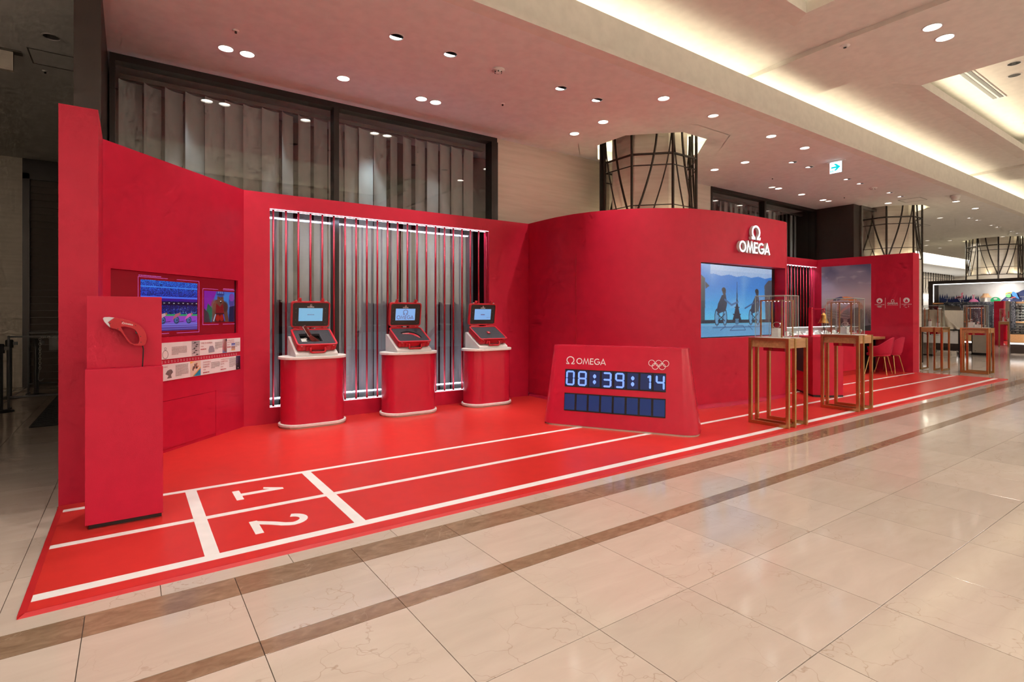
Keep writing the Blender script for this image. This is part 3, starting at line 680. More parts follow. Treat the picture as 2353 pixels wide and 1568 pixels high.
b = MB(); b.prism([(MATX1-.03, 3.166), (MATX1, 3.136), (MATX1, 4.7), (MATX1-.03, 4.7)], 0, mtT+.001); b.build('edge_trim', M_TRIM, root)
zl0, zl1 = mtT, mtT+.0012
for y0, y1, xa, xb in ((3.262, 3.335, -.378, 14.55), (3.935, 3.99, -.378, 14.5), (4.615, 4.668, -.374, 14.35)):
    box('lane_line', M_LINE, xa, xb, y0, y1, zl0, zl1, root)
for x0 in (.333, 1.168): box('start_line', M_LINE, x0, x0+.073, 3.335, 4.615, zl0, zl1+.0004, root)
# lane numbers read from the start end: text up = +x
Mn = frame_m((.62, 4.43, zl0), (0, -1, 0), (1, 0, 0))
b = MB(); b.M = Mn; b.prism([(0, 0), (.225, 0), (.225, .048), (0, .048)], 0, .0012); b.prism([(.085, .048), (.14, .048), (.14, .335), (.105, .335), (.02, .215), (.055, .205), (.085, .245)], 0, .0012); b.build('lane_number', M_LINE, root)
Mn = frame_m((.618, 3.725, zl0), (0, -1, 0), (1, 0, 0))
b = MB(); b.M = Mn; b.prism([(0, 0), (.23, 0), (.23, .048), (0, .048)], 0, .0012)
b.stroke([(.03, .03)]+[(.105, .125), (.155, .175), (.175, .21)]+arc(.105, .225, .078, .085, 5, 165, 10), .05, .0003, .0016); b.build('lane_number', M_LINE, root)

# ---- left end pillar and angled wall
AB = Vector((1.10, 6.91, 0)); DU = Vector((.6881, .7257, 0)); DN = Vector((.7257, -.6881, 0))   # DN faces the room
LT = 1.935
MW = frame_m(AB-DU*LT, DU, (0, 0, 1))              # local x along the wall, y up, z towards the room
ow = bpy.data.objects.new('wall_left', None); COL.objects.link(ow); struct(ow, 'angled tall red wall holding the wide video screen', 'wall')
def sx(s_): return s_+LT
b = MB(); b.M = MW; X0, X1 = sx(-1.80), sx(-.118); Y0, Y1 = 1.115, 1.722
b.box(0, X0, 0, HW, -.10, 0); b.box(X1, LT, 0, HW, -.10, 0); b.box(X0, X1, Y1, HW, -.10, 0); b.box(X0, X1, .505, Y0, -.10, 0); b.box(X0, X1, 0, .505, -.10, -.006); b.box(X0, X1, Y0, Y1, -.10, -.06)
b.build('wall_panel', M_RED, ow)
b = MB(); b.M = MW; b.box(sx(-1.78), sx(-.498), .045, .50, -.006, 0); b.build('access_panel', M_RED, ow)
b = MB(); b.M = MW; b.box(sx(-.492), X1, 0, .505, -.006, 0); b.build('wall_panel', M_RED, ow)
op = box('wall_left_end', M_RED, XL, -.19, 4.78, 5.56, 0, HW); struct(op, 'tall narrow red pillar at the near end of the stand', 'wall')
# ---- back wall with barred opening
b = MB(); b.box(1.085, 1.377, 6.9, 7.05, 0, HW); b.box(4.53, 5.29, 6.9, 7.05, 0, HW); b.box(1.377, 4.53, 6.9, 7.05, 0, .205); b.box(1.377, 4.53, 6.9, 7.05, 2.612, HW)
o = b.build('wall_back', M_RED); struct(o, 'red back wall with the wide barred opening behind the three cases', 'wall')
def grille(x0, x1, y0, z0, z1, first, n, pitch, label):
    t = thing('bar_grille', label, 'grille', (x0, y0, z0)); W = x1-x0; H = z1-z0; me = None
    for i in range(n):
        if me is None:
            o = MB().tube([(0, 0, .0), (0, 0, H)], .0125, 10).build('bar', mat('red_anodised_bar', (.34, .006, .016), .28, .55), t, smooth=True); me = o.data
        else:
            o = bpy.data.objects.new('bar', me); COL.objects.link(o); o.parent = t
        o.location = (first-x0+pitch*i, .06, 0)
    for (yy, zz) in ((.012, H-.012), (.105, H-.012), (.012, 0.004), (.105, .004)):
        box('led_strip', M_LED, .0, W, yy, yy+.008, zz, zz+.005, t)
    return t
grille(1.38, 4.527, 6.9, .205, 2.612, 1.428, 22, .1475, 'thin glossy red bars with light strips in the opening behind the open cases')
for zz, dz, nm in ((2.59, -1, 't'), (.23, 1, 'b')):
    light('led_light', 'AREA', (2.95, 7.02, zz), 9, COOL, (2.95, 7.30, zz+dz*.5), shape='RECTANGLE', size=3.1, size_y=.03)
    light('led_light', 'AREA', (2.95, 6.93, zz), 2, COOL, (2.95, 6.94, zz+dz*1), shape='RECTANGLE', size=3.1, size_y=.02)

# ---- curved wall (closed store room) with a recessed screen and an illuminated sign
cp = [(5.29, 6.9), (5.275, 6.55), (5.272, 6.2), (5.315, 5.86), (5.40, 5.58), (5.52, 5.35), (5.70, 5.10), (5.92, 4.89), (6.18, 4.71), (6.36, 4.625), (6.523, 4.575), (6.86, 4.505), (7.2, 4.468), (7.6, 4.448), (8.0, 4.44), (8.30, 4.44), (8.52, 4.45), (8.62, 4.475), (8.69, 4.53), (8.72, 4.61), (8.72, 6.74)]
i0 = cp.index((6.523, 4.575)); i1 = cp.index((8.52, 4.45)); z0, z1, zb = .993, 2.055, .075
b = MB()
for i in range(len(cp)-1):
    p, q = cp[i], cp[i+1]
    for (za, zc_) in (((zb, z0), (z1, HW)) if i0 <= i < i1 else ((zb, HW),)):
        b.quad((p[0], p[1], za), (q[0], q[1], za), (q[0], q[1], zc_), (p[0], p[1], zc_))
sA, sB = Vector((6.535, 4.60, 0)), Vector((8.51, 4.62, 0))
def P3(p, z): return (p[0], p[1], z)
for z in (z0, z1):
    pts = cp[i0:i1+1]
    b.add([P3(p, z) for p in pts]+[P3(sB, z), P3(sA, z)], [tuple(range(len(pts)+2))])
b.quad(P3(cp[i0], z0), P3(sA, z0), P3(sA, z1), P3(cp[i0], z1)); b.quad(P3(cp[i1], z0), P3(sB, z0), P3(sB, z1), P3(cp[i1], z1))
b.add([P3(p, HW) for p in cp], [tuple(range(len(cp)))])
ocw = b.build('wall_curved', M_RED, auto=.5); struct(ocw, 'curved red wall with the big video screen and lit lettering', 'wall')
b = MB(); ins = [(p[0]+(0.006 if p[0] < 6 else 0), p[1]+(.006 if p[0] > 5.6 else 0)) for p in cp]
for p, q in zip(ins, ins[1:]): b.quad(P3(p, .0), P3(q, .0), P3(q, .09), P3(p, .09))
b.build('plinth', mat('floor_glow_plinth', (.62, .03, .10), .2), ocw, auto=.5)  # lighter pink stands in for floor light bounced onto the red plinth
for za, zc_ in ((zb, zb),): 
    b = MB()
    for i in range(len(cp)-1): b.quad(P3(cp[i], zb), P3(cp[i+1], zb), P3(ins[i+1], zb), P3(ins[i], zb))
    b.build('underside', M_RED, ocw)
box('concealed_door_joint', M_TRIM, 5.313, 5.317, 5.80, 5.805, .1, 2.2, ocw)
# right part of back wall, second grille, right wall
HR = 2.71
b = MB(); b.box(8.70, 10.4, 6.74, 6.89, 0, HR); b.box(10.4, 14.5, 6.74, 6.89, 0, .2); b.box(10.4, 14.5, 6.74, 6.89, 2.53, HR)
o = b.build('wall_back_right', M_RED); struct(o, 'red back wall behind the watch counter with a second barred opening', 'wall')
grille(10.41, 14.5, 6.74, .2, 2.53, 10.52, 27, .147, 'thin red bars with light strips in the far opening beside the poster')
light('led_light', 'AREA', (12.4, 6.86, 2.5), 30, COOL, (12.4, 7.2, 2.0), shape='RECTANGLE', size=4.0, size_y=.03)
o = box('wall_right', M_RED, 14.46, 14.82, 4.69, 6.9, 0, HR); struct(o, 'red end wall with the gymnast poster and white emblems', 'wall')

def plate(mb, outer, hls, z0, z1):
    loops = [[Vector((p[0], p[1], 0)) for p in outer]]+[[Vector((p[0], p[1], 0)) for p in h] for h in hls]
    flat = [p for l in loops for p in l]; n = len(flat); tri = tessellate_polygon(loops)
    vs = [(p.x, p.y, z) for z in (z0, z1) for p in flat]; fs = []
    for t in tri:
        a, b_, c = flat[t[0]], flat[t[1]], flat[t[2]]; cr = (b_.x-a.x)*(c.y-a.y)-(b_.y-a.y)*(c.x-a.x)
        t = tuple(t) if cr > 0 else tuple(reversed(t))
        fs.append(tuple(reversed(t))); fs.append(tuple(i+n for i in t))
    o = 0
    for li, l in enumerate(loops):
        k = len(l); ar = sum(l[i].x*l[(i+1) % k].y-l[(i+1) % k].x*l[i].y for i in range(k)); ccw = ar > 0
        for i in range(k):
            j = (i+1) % k; q = (o+i, o+j, n+o+j, n+o+i)
            fs.append(q if ccw == (li == 0) else tuple(reversed(q)))
        o += k
    return mb.add(vs, fs)

# ---- wide video screen in the angled wall
PE = pic_mat('screen_picture', .72); PP = pic_mat('printed_picture', 0)
def stadium_pic():
    p = Pic(230, 170, (20, 30, 120)); p.vgrad([(0, (60, 45, 120)), (.16, (120, 110, 215)), (.17, (130, 70, 190)), (.30, (150, 60, 175)), (.31, (20, 40, 110)), (.58, (14, 18, 70)), (.66, (20, 36, 120)), (1, (30, 80, 200))])
    p.noise(.75, v0=.33, v1=1); p.noise(.5, 2, 2, v0=.33, v1=1)
    p.band(.30, .335, (40, 150, 90)); p.band(.86, .885, (60, 130, 235)); p.band(.655, .69, (70, 110, 235)); p.band(.60, .655, (60, 20, 130)); p.band(.52, .58, (10, 10, 35), .8)
    for i in range(9): p.ell(.30+.085*i, .555+.004*(i % 3), .015, .008, (230, 220, 210), .8)
    for i in range(60): x, y = RNG.random(2); p.ell(x, .34+.14*y, .006, .006, (190, 210, 250), .7)
    for i in range(7): p.band(.015+.022*i, .022+.022*i, (150, 145, 235) if i % 2 else (90, 40, 100), .8)
    for x, c in ((.36, (190, 150, 160)), (.60, (170, 90, 110)), (.83, (210, 90, 170))):
        p.ell(x, .215, .05, .075, (28, 60, 90)); p.ell(x, .215, .035, .055, (70, 100, 150)); p.ell(x+.01, .215, .012, .016, (20, 30, 50))
        p.poly([(x-.08, .22), (x-.02, .34), (x+.05, .36), (x+.06, .32), (x, .27)], c); p.ell(x+.06, .345, .018, .024, (150, 100, 80)); p.line([(x, .17), (x+.13, .19)], .012, (60, 30, 80), 1, 1.3)
    return p
def athlete_pic():
    p = Pic(140, 110, (60, 90, 150)); p.vgrad([(0, (40, 60, 120)), (.5, (70, 110, 170)), (1, (60, 90, 190))])
    p.poly([(0, .35), (.22, .5), (.40, 1), (0, 1)], (125, 30, 150)); p.poly([(0, 0), (.12, .6), (.30, .4), (.2, 0)], (30, 90, 60)); p.ell(.75, .75, .22, .2, (50, 120, 200), .8, .6)
    sk = (96, 58, 44)
    p.poly([(.24, 0), (.27, .55), (.36, .72), (.62, .74), (.72, .55), (.80, .0)], sk); p.ell(.32, .55, .10, .17, (120, 70, 54), .8, .5); p.ell(.68, .5, .09, .17, (70, 42, 36), 1, .5)
    p.poly([(.36, .3), (.38, .62), (.50, .5), (.60, .62), (.64, .3)], (120, 20, 24)); p.poly([(.34, 0), (.36, .3), (.64, .3), (.66, 0)], (60, 16, 20))
    for x in (.43, .56): p.ell(x, .14, .07, .11, (150, 28, 16), 1, .4)
    p.ell(.52, .76, .105, .16, (104, 62, 46)); p.ell(.53, .66, .035, .05, (40, 18, 16)); p.ell(.53, .68, .022, .016, (225, 215, 210)); p.ell(.48, .78, .02, .012, (30, 18, 16)); p.ell(.57, .78, .02, .012, (30, 18, 16))
    p.ell(.52, .93, .13, .12, (50, 70, 140)); 
    p.poly([(.40, .86), (.42, .98), (.62, .98), (.65, .86), (.52, .89)], (60, 84, 160)); [p.line([(.45+.07*k, .88), (.46+.055*k, .99)], .018, (150, 170, 215), .9, 1.3) for k in range(3)]; p.ell(.52, .90, .125, .03, (40, 52, 110))
    p.ell(.90, .68, .10, .2, (70, 60, 130)); p.ell(.90, .82, .09, .13, (120, 60, 150)); p.poly([(.8, 0), (.82, .5), (1, .55), (1, 0)], (24, 26, 60)); p.line([(.30, .05), (.36, .25)], .03, (190, 200, 240), .8); p.line([(.66, .05), (.62, .25)], .03, (60, 80, 180), .9)
    p.poly([(0, 0), (0, .45), (.14, .3), (.2, 0)], (60, 44, 50)); p.noise(.08); return p
def dash_lines(mb, x, y, w_, n, dy=.0115, h=.0042, za=.0065):
    for i in range(n):
        xx = x; end = x+w_*(1 if i < n-1 or n == 1 else .45)
        while xx < end-.004:
            l = random.uniform(.006, .020); l = min(l, end-xx); mb.prism([(xx, y-i*dy), (xx+l, y-i*dy), (xx+l, y-i*dy+h), (xx, y-i*dy+h)], za, za+.0007); xx += l+.004
vt = thing('video_screen', 'wide dark red video screen with two framed race pictures, in the angled wall', 'screen', (0, 0, 0))
def wall_part(bm, name, m, par): bm.M = MW; return bm
b = MB(); b.M = MW; b.box(X0+.004, X1-.004, Y0+.004, Y1-.004, -.058, -.032); b.build('display_panel', emat('screen_dark_red', (.20, .002, .008), .55), vt)
b = MB(); b.M = MW; b.box(X1-.018, X1-.004, Y0+.004, Y1-.004, -.032, -.027); b.build('bezel', M_BLACK, vt)
MZ = lambda z: MW @ Matrix.Translation((0, 0, z))
picture('race_picture', stadium_pic(), sx(-1.459), sx(-.737), 1.172, 1.652, MZ(-.0305), PE, vt)
picture('athlete_picture', athlete_pic(), sx(-.637), sx(-.140), 1.245, 1.583, MZ(-.0305), PE, vt)
b = MB(); b.M = MZ(-.031); lm = emat('screen_lilac', (.45, .10, .42), .7)
for (xa, xb, ya, yb) in ((-1.485, -.712, 1.148, 1.675), (-.655, -.125, 1.222, 1.603)):
    q = .03*(xb-xa)/.7
    for pts in ([(xa+.45*(xb-xa), yb), (xa, yb), (xa, ya), (xa+.47*(xb-xa), ya)], [(xa+.60*(xb-xa), yb), (xb, yb), (xb, ya), (xa+.60*(xb-xa), ya)]):
        b.stroke([(sx(p[0]), p[1]) for p in pts], .0045, 0, .0005)
dash_lines(b, sx(-1.48), 1.684, .26, 1, h=.008, za=0); dash_lines(b, sx(-.33), 1.612, .18, 1, h=.007, za=0)
b.build('graphic_lines', lm, vt)

# ---- printed timeline boards
def thumb(kind):
    p = Pic(40, 60, (215, 205, 205))
    if kind == 'bw':
        p.vgrad([(0, (205, 198, 200)), (1, (160, 155, 160))]); p.noise(.12)
        for i in range(7): x, y = .25+.6*RNG.random(), .05+.13*i; p.ell(x, y+.05, .09, .045, (35, 30, 34)); p.line([(x-.25, y), (x+.25, y+.05)], .02, (50, 45, 48), 1, .7)
    if kind == 'legs':
        p.vgrad([(0, (70, 130, 190)), (.3, (190, 110, 120)), (1, (200, 190, 195))])
        for i in range(5): p.line([(.35+.13*i, 1), (.3+.13*i, .45), (.5+.08*i, .1)], .06, ((170, 100, 80) if i % 2 else (120, 70, 70)), 1, .7)
        p.poly([(.7, .85), (1, .8), (1, 1), (.7, 1)], (30, 26, 40))
    if kind == 'stand':
        p.vgrad([(0, (225, 170, 60)), (.2, (200, 160, 150)), (.55, (150, 110, 100)), (.6, (220, 225, 240)), (1, (40, 60, 170))]); p.noise(.2, 2, 1, .25, .6)
    if kind == 'swim':
        p.vgrad([(0, (225, 205, 190)), (1, (230, 212, 190))])
        for i in range(7): x, y = .1+.6*RNG.random(), .35+.6*RNG.random(); p.ell(x, y, .05, .10, (60, 40, 40)); p.ell(x+.1, y+.05, .03, .05, (220, 110, 60))
        p.poly([(.3, 0), (1, .5), (1, 0)], (20, 140, 180)); p.line([(.25, 0), (1, .55)], .05, (220, 160, 50), 1, .7); p.poly([(0, .85), (.5, 1), (0, 1)], (240, 190, 80))
    if kind == 'night': p.vgrad([(0, (14, 8, 16)), (.45, (24, 12, 26)), (.5, (56, 36, 84)), (1, (40, 28, 70))]); p.poly([(.5, .45), (.72, .95), (.95, .45)], (20, 12, 26)); p.ell(.5, .12, .12, .03, (210, 200, 200)); p.ell(.45, .3, .2, .12, (60, 30, 34), .7, .6)
    return p
def strip(y0, label):
    t = thing('timeline_board', label, 'sign', (0, 0, 0), 0, 'timeline boards')
    b = MB(); b.M = MW; b.box(sx(-1.80), sx(-.086), y0, y0+.157, 0.0005, .006); b.build('board', M_PRINT, t); return t
T1 = strip(.903, 'upper white printed timeline board below the wide video screen'); T2 = strip(.697, 'lower white printed timeline board with a dark picture at its end')
b = MB(); b.M = MW; g_ = MB(); g_.M = MW; y = .903
add_text(b, 'TIME ON SCREEN', sx(-.735), y+.118, .024, .0068, .175); add_text(b, '1964', sx(-.735), y+.085, .021, .0068); dash_lines(b, sx(-.735), y+.058, 0.085, 1, h=0.01)
add_text(b, 'A MILLIONTH', sx(-.315), y+.128, .021, .0068, .115); add_text(b, 'OF A SECOND', sx(-.315), y+.106, .021, .0068, .120); add_text(b, '2012', sx(-.315), y+.080, .020, .0068); dash_lines(b, sx(-.315), y+.056, 0.06, 1, h=0.01)
dash_lines(g_, sx(-1.13), y+.108, .20, 7); dash_lines(g_, sx(-.515), y+.122, .12, 7); dash_lines(g_, sx(-.175), y+.105, .075, 5); dash_lines(g_, sx(-1.7), y+.12, .3, 6)
b.build('red_lettering', M_REDTXT, T1); o = g_.build('body_text', M_GREYTXT, T1); o['kind'] = 'stuff'
picture('photo_print', thumb('bw'), sx(-.865), sx(-.748), y+.002, y+.155, MZ(.0068), PP, T1); picture('photo_print', thumb('legs'), sx(-.395), sx(-.322), y+.002, y+.155, MZ(.0068), PP, T1); picture('photo_print', thumb('stand'), sx(-.245), sx(-.18), y+.02, y+.10, MZ(.0068), PP, T1)
b = MB(); b.M = MW; b.prism([(sx(-.615), y+.02), (sx(-.525), y+.024), (sx(-.528), y+.06), (sx(-.55), y+.092), (sx(-.60), y+.09), (sx(-.618), y+.05)], .0065, .0075); b.build('printed_device', mat('print_grey', (.30, .30, .36), .6), T1)
b = MB(); b.M = MW; b.stroke([(sx(-1.21)+.035*math.cos(a/12*2*PI), y+.045+.04*math.sin(a/12*2*PI)) for a in range(12)], .004, .0065, .0072, True); b.stroke([(sx(-1.21)+.012*math.cos(a/8*2*PI), y+.10+.012*math.sin(a/8*2*PI)) for a in range(8)], .003, .0065, .0072, True); b.build('printed_stopwatch', M_GREYTXT, T1)
b = MB(); b.M = MW; g_ = MB(); g_.M = MW; y = .697
add_text(b, 'SWIMMING', sx(-.70), y+.123, .022, .0068, .115); add_text(b, 'CHANGES', sx(-.70), y+.098, .022, .0068, .10); add_text(b, 'FOREVER', sx(-.70), y+.073, .022, .0068, .095); add_text(b, '1968', sx(-.70), y+.046, .020, .0068); dash_lines(b, sx(-.70), y+.018, 0.1, 1, h=0.01)
add_text(b, 'THE ERA OF LIVE', sx(-.425), y+.130, .022, .0068, .135); add_text(b, 'COMPETITION', sx(-.425), y+.105, .022, .0068, .115); add_text(b, 'DATA', sx(-.425), y+.080, .022, .0068); add_text(b, '2018', sx(-.425), y+.05, .020, .0068); dash_lines(b, sx(-.425), y+.024, 0.09, 1, h=0.01); add_text(b, 'ELECTRONIC', sx(-1.345), y+.125, .022, .0068, .165)
dash_lines(g_, sx(-1.08), y+.135, .17, 10); dash_lines(g_, sx(-.575), y+.115, .135, 6); dash_lines(g_, sx(-.28), y+.135, .155, 9); 
g_.prism([(sx(-1.19), y+.02), (sx(-1.13), y+.02), (sx(-1.14), y+.05), (sx(-1.115), y+.075), (sx(-1.13), y+.10), (sx(-1.15), y+.105), (sx(-1.185), y+.095), (sx(-1.21), y+.065), (sx(-1.17), y+.045)], .0065, .0072)
b.build('red_lettering', M_REDTXT, T2); o = g_.build('body_text', M_GREYTXT, T2); o['kind'] = 'stuff'
picture('photo_print', thumb('swim'), sx(-.885), sx(-.735), y+.002, y+.155, MZ(.0068), PP, T2); picture('photo_print', thumb('night'), sx(-.165), sx(-.087), y+.001, y+.156, MZ(.0068), PP, T2)
b = MB(); b.M = MW
for i in range(29):
    xx = sx(-1.30)+.0405*i; add_text(b, str(1912+4*i), xx, .880, .0125, .0012); b.prism([(xx+.006, .869), (xx+.024, .869), (xx+.024, .8725), (xx+.006, .8725)], .0008, .0014)
tg = b.build('timeline_years', M_PRINT); tag(tg, 'row of small white years printed on red between the two timeline boards', 'lettering')

# ---- start pistol pedestal
t = thing('pedestal', 'tall red pedestal with an upright back panel carrying the start pistol', 'pedestal', (-.028, 4.137, mtT))
box('plinth', M_BLACK, -.185, .195, .03, .36, 0, .03, t); box('body', M_RED, -.202, .202, 0, .38, .03, .982, t, .002); box('back_panel', M_RED, -.198, .198, .09, .38, .982, 1.437, t, .002)  # black plinth colour stands in for the shadow gap at the foot
PG = thing('start_pistol', 'red and white electronic start pistol mounted on the tall pedestal', 'pistol', (0, 4.185, 0))
MG = frame_m((0, 0, 0), (1, 0, 0), (0, 0, 1))
outer = [(-.083, 1.313), (-.055, 1.309), (-.02, 1.299), (.02, 1.283), (.05, 1.262), (.071, 1.235), (.082, 1.205), (.086, 1.175), (.083, 1.146), (.076, 1.135), (.062, 1.131), (.04, 1.132), (.017, 1.135), (-.004, 1.147), (-.022, 1.172), (-.038, 1.203), (-.052, 1.226), (-.075, 1.239), (-.105, 1.250), (-.108, 1.268), (-.116, 1.285)]
hole = [(-.050, 1.254), (-.028, 1.257), (.001, 1.248), (.0245, 1.233), (.036, 1.211), (.044, 1.1855), (.045, 1.164), (.040, 1.147), (.019, 1.143), (.001, 1.154), (-.0146, 1.178), (-.029, 1.204), (-.040, 1.229)]
b = MB(); b.M = MG; plate(b, [(p[0], p[1]) for p in outer], [hole], -.016, .016); b.build('body', M_CASE, PG, bevel=.006)
b = MB(); b.M = MG; plate(b, [(-.083, 1.313), (-.116, 1.285), (-.108, 1.268), (-.105, 1.250), (-.122, 1.268), (-.137, 1.290), (-.1435, 1.309), (-.137, 1.317), (-.11, 1.318)], [], -.016, .016); b.build('muzzle_cap', mat('frosted_plastic', (.72, .66, .70), .25), PG, bevel=.006)
b = MB(); b.M = MG
for p in [(-.107, 1.277), (-.045, 1.288), (.026, 1.262), (-.066, 1.243), (.053, 1.192), (.055, 1.155)]: b.prism(circ(p[0], p[1], .003, 8), .016, .0168)
b.build('screw', M_BLACK, PG)
b = MB(); b.M = MG; b.prism([(.024, 1.233), (.036, 1.215), (.038, 1.207), (.026, 1.212)], -.006, .006); b.build('trigger', M_BLACK, PG)
b = MB(); b.M = MG @ Matrix.Translation((-.030, 1.276, 0)) @ Matrix.Rotation(-.24, 4, 'Z'); brand_sign(b, -.009, -.005, .012, .0162, .0168, .17); brand_word(b, 0, -.0035, .009, .0162, .0168, .2); b.build('logo_lettering', M_PRINT, PG)
b = MB(); b.tube([(.064, 0, 1.132), (.068, 0, 1.11), (.066, .0, 1.06), (.064, .0, 1.02), (.063, .002, .996)], .0035, 8); b.build('cable', M_BLACK, PG)
b = MB(); b.tube([(-.052, .0, 1.25), (-.052, .044, 1.25)], .004, 8); b.tube([(.038, .0, 1.142), (.038, .044, 1.142)], .004, 8); b.build('peg', M_REDP, PG)

# ---- three counters with open cases
def case_counter(x, label):
    t = thing('case_counter', label, 'counter', (x, 6.61, mtT), 0, 'rounded red counters')
    MB().prism(stadium(.165, .215), 0, .018).build('foot', mat('cream_lacquer', (.62, .52, .42), .4), t)
    MB().prism(stadium(.165, .228), .018, .048).build('base_ring', M_WHITE, t, bevel=.004)
    MB().prism(stadium(.165, .203), .048, .795).build('body', M_REDP, t, auto=.6)
    MB().prism(stadium(.165, .228), .795, .826).build('counter_top', M_WHITE, t, bevel=.004)
    b = MB(); b.M = Matrix(((0, 0, 1, 0), (1, 0, 0, 0), (0, 1, 0, 0), (0, 0, 0, 1)))
    b.prism([(-.185, .826), (.20, .826), (.20, 1.052), (.17, 1.052), (-.185, .858)], -.245, .245); b.build('sloped_stand', M_WHITE, t, bevel=.004)
    return t
TL = math.radians(28)
def open_case(x, label, cut, scr, W=.46):
    D = .36; H = .098
    t = thing('open_case', label, 'case', (x, 6.61-.150, mtT+.882)); t.rotation_euler = (TL, 0, 0)
    b = MB(); b.ring(rrect(-W/2, W/2, 0, D, .03), rrect(-W/2+.016, W/2-.016, .016, D-.016, .02), .02, H-.008); b.prism(rrect(-W/2+.012, W/2-.012, .012, D-.012, .03), 0, .02, rrect(-W/2, W/2, 0, D, .03)); b.build('lower_shell', M_CASE, t)
    MB().ring(rrect(-W/2-.008, W/2+.008, -.008, D+.008, .036), rrect(-W/2+.012, W/2-.012, .012, D-.012, .024), H-.012, H).build('rim', M_CASE, t, bevel=.003)
    b = MB(); plate(b, rrect(-W/2+.016, W/2-.016, .016, D-.016, .02), [cut] if cut else [], H-.035, H-.006); b.build('foam', M_FOAM, t)
    MB().prism(rrect(-W/2+.02, W/2-.02, .02, D-.02, .02), .022, .03).build('foam_base', M_BLACKM, t)
    hd = MB(); hw = .085
    hd.tube([(-hw, -.006, .06), (-hw, -.030, .045), (-hw, -.036, .018), (-hw+.02, -.037, .010), (hw-.02, -.037, .010), (hw, -.036, .018), (hw, -.030, .045), (hw, -.006, .06)], .0125, 8); hd.build('handle', M_CASE, t, smooth=True)
    for sx_ in (-1, 1):
        b = MB(); b.box(sx_*.115-.018, sx_*.115+.018, -.018, .0, .02, .07); b.build('latch_seat', M_CASE, t, bevel=.003); b = MB(); b.box(sx_*.17-.006, sx_*.17+.006, -.006, .0, .015, .08); b.build('shell_rib', M_CASE, t, bevel=.003)
        b = MB(); b.M = Matrix.Translation((sx_*.185, -.008, H-.014)); b.prism(circ(0, 0, .012, 10), -.004, .006); b.build('eyelet', M_STEEL, t)
    for sx_ in (-1, 1): MB().tube([(sx_*.13-.07, D+.012, H+.002), (sx_*.13+.07, D+.012, H+.002)], .008, 8).build('hinge', M_CASE, t)
    # lid: own plane, leaning back about 9 degrees from vertical in the world
    al = PI/2+math.radians(8)-TL; LH = .325
    ML = Matrix.Translation((0, D+.014, H+.008)) @ Matrix.Rotation(al, 4, 'X')       # x along case, y up the lid, z towards viewer
    b = MB(); b.M = ML; b.ring(rrect(-W/2, W/2, .005, LH, .035), rrect(-W/2+.017, W/2-.017, .022, LH-.017, .024), -.03, .004); b.prism(rrect(-W/2, W/2, .005, LH, .035), -.045, -.03); lid = b.build('lid', M_CASE, t, bevel=.003)
    b = MB(); b.M = ML; b.prism(rrect(-W/2+.017, W/2-.017, .022, LH-.017, .024), -.03, -.006); b.build('lid_panel', M_BLACK, lid)
    sw, sh = .285, .158; sc0 = .085
    b = MB(); b.M = ML; b.prism([(-sw/2, sc0), (sw/2, sc0), (sw/2, sc0+sh), (-sw/2, sc0+sh)], -.006, -.0045); b.build('display', emat('case_display_%d' % scr, [(.17, .43, .66), (.20, .42, .80), (.17, .38, .72)][scr], .68), lid)
    b = MB(); b.M = ML; brand_sign(b, 0, .268, .022, -.006, -.005, .16); brand_word(b, -.043, .250, .0165, -.006, -.005, .2); b.build('logo_lettering', M_PRINT, lid)
    b = MB(); b.M = ML; dk = emat('display_ink', (.09, .01, .09), .6)
    if scr == 1: brand_sign(b, 0, sc0+.078, .066, -.0044, -.004, .10); brand_word(b, -.124, sc0+.016, .050, -.0044, -.004, .12)
    elif scr == 0: dash_lines(b, -.04, sc0+.076, .08, 1, h=.006, za=-.0046)
    else: b.prism([(-.035, sc0+.072), (.035, sc0+.072), (.035, sc0+.081), (-.035, sc0+.081)], -.0044, -.004); b.prism([(.07, sc0+.03), (.13, sc0+.034), (.13, sc0+.036), (.07, sc0+.033)], -.0044, -.004)
    b.build('display_graphic', dk, lid)
    b = MB(); b.M = ML
    for px_, py_ in [(-.175, .05), (.175, .05), (-.175, .24), (.175, .24), (-.175, .19), (.175, .19), (-.175, .10), (.175, .10)]: b.prism(circ(px_, py_, .0035, 8), -.006, -.0045)
    b.build('screw', M_GREYPL, lid)
    for sx_ in (-1, 1):
        b = MB(); b.M = ML; b.box(sx_*.135-.02, sx_*.135+.02, LH-.004, LH+.016, -.035, .0); b.box(sx_*.135-.016, sx_*.135+.016, LH+.012, LH+.043, -.012, .012); b.build('clip', M_CASE, lid, bevel=.003)
        b = MB(); b.M = ML @ Matrix.Translation((sx_*.178, LH+.006, -.01)); b.ring(circ(0, 0, .011, 10), circ(0, 0, .005, 10), -.004, .004); b.build('eyelet', M_STEEL, lid)
    return t
for x, l in ((1.805, 'white topped rounded red counter nearest the angled wall'), (3.055, 'white topped rounded red counter, middle one of the three'), (4.295, 'white topped rounded red counter nearest the scoreboard')): case_counter(x, l)
camcut = [(-.165, .075), (.075, .075), (.075, .255), (-.165, .255)]
guncut = [(-.12, .235), (-.06, .262), (.02, .262), (.085, .235), (.125, .18), (.14, .10), (.10, .09), (.07, .13), (.03, .175), (-.02, .19), (-.10, .20)]
C1 = open_case(1.81, 'open red case with blue screen holding the photo finish camera, nearest the angled wall', camcut, 0)
C2 = open_case(3.06, 'open red case with the emblem on its lit screen, middle of the three cases', guncut, 1)
C3 = open_case(4.30, 'open red case with plain charcoal foam and a tiny red device, nearest the scoreboard', None, 2)
def on_case(o, c):                                   # same tilt and place as the case it lies in, but its own thing
    o.location = c.location; o.rotation_euler = c.rotation_euler
H = .098
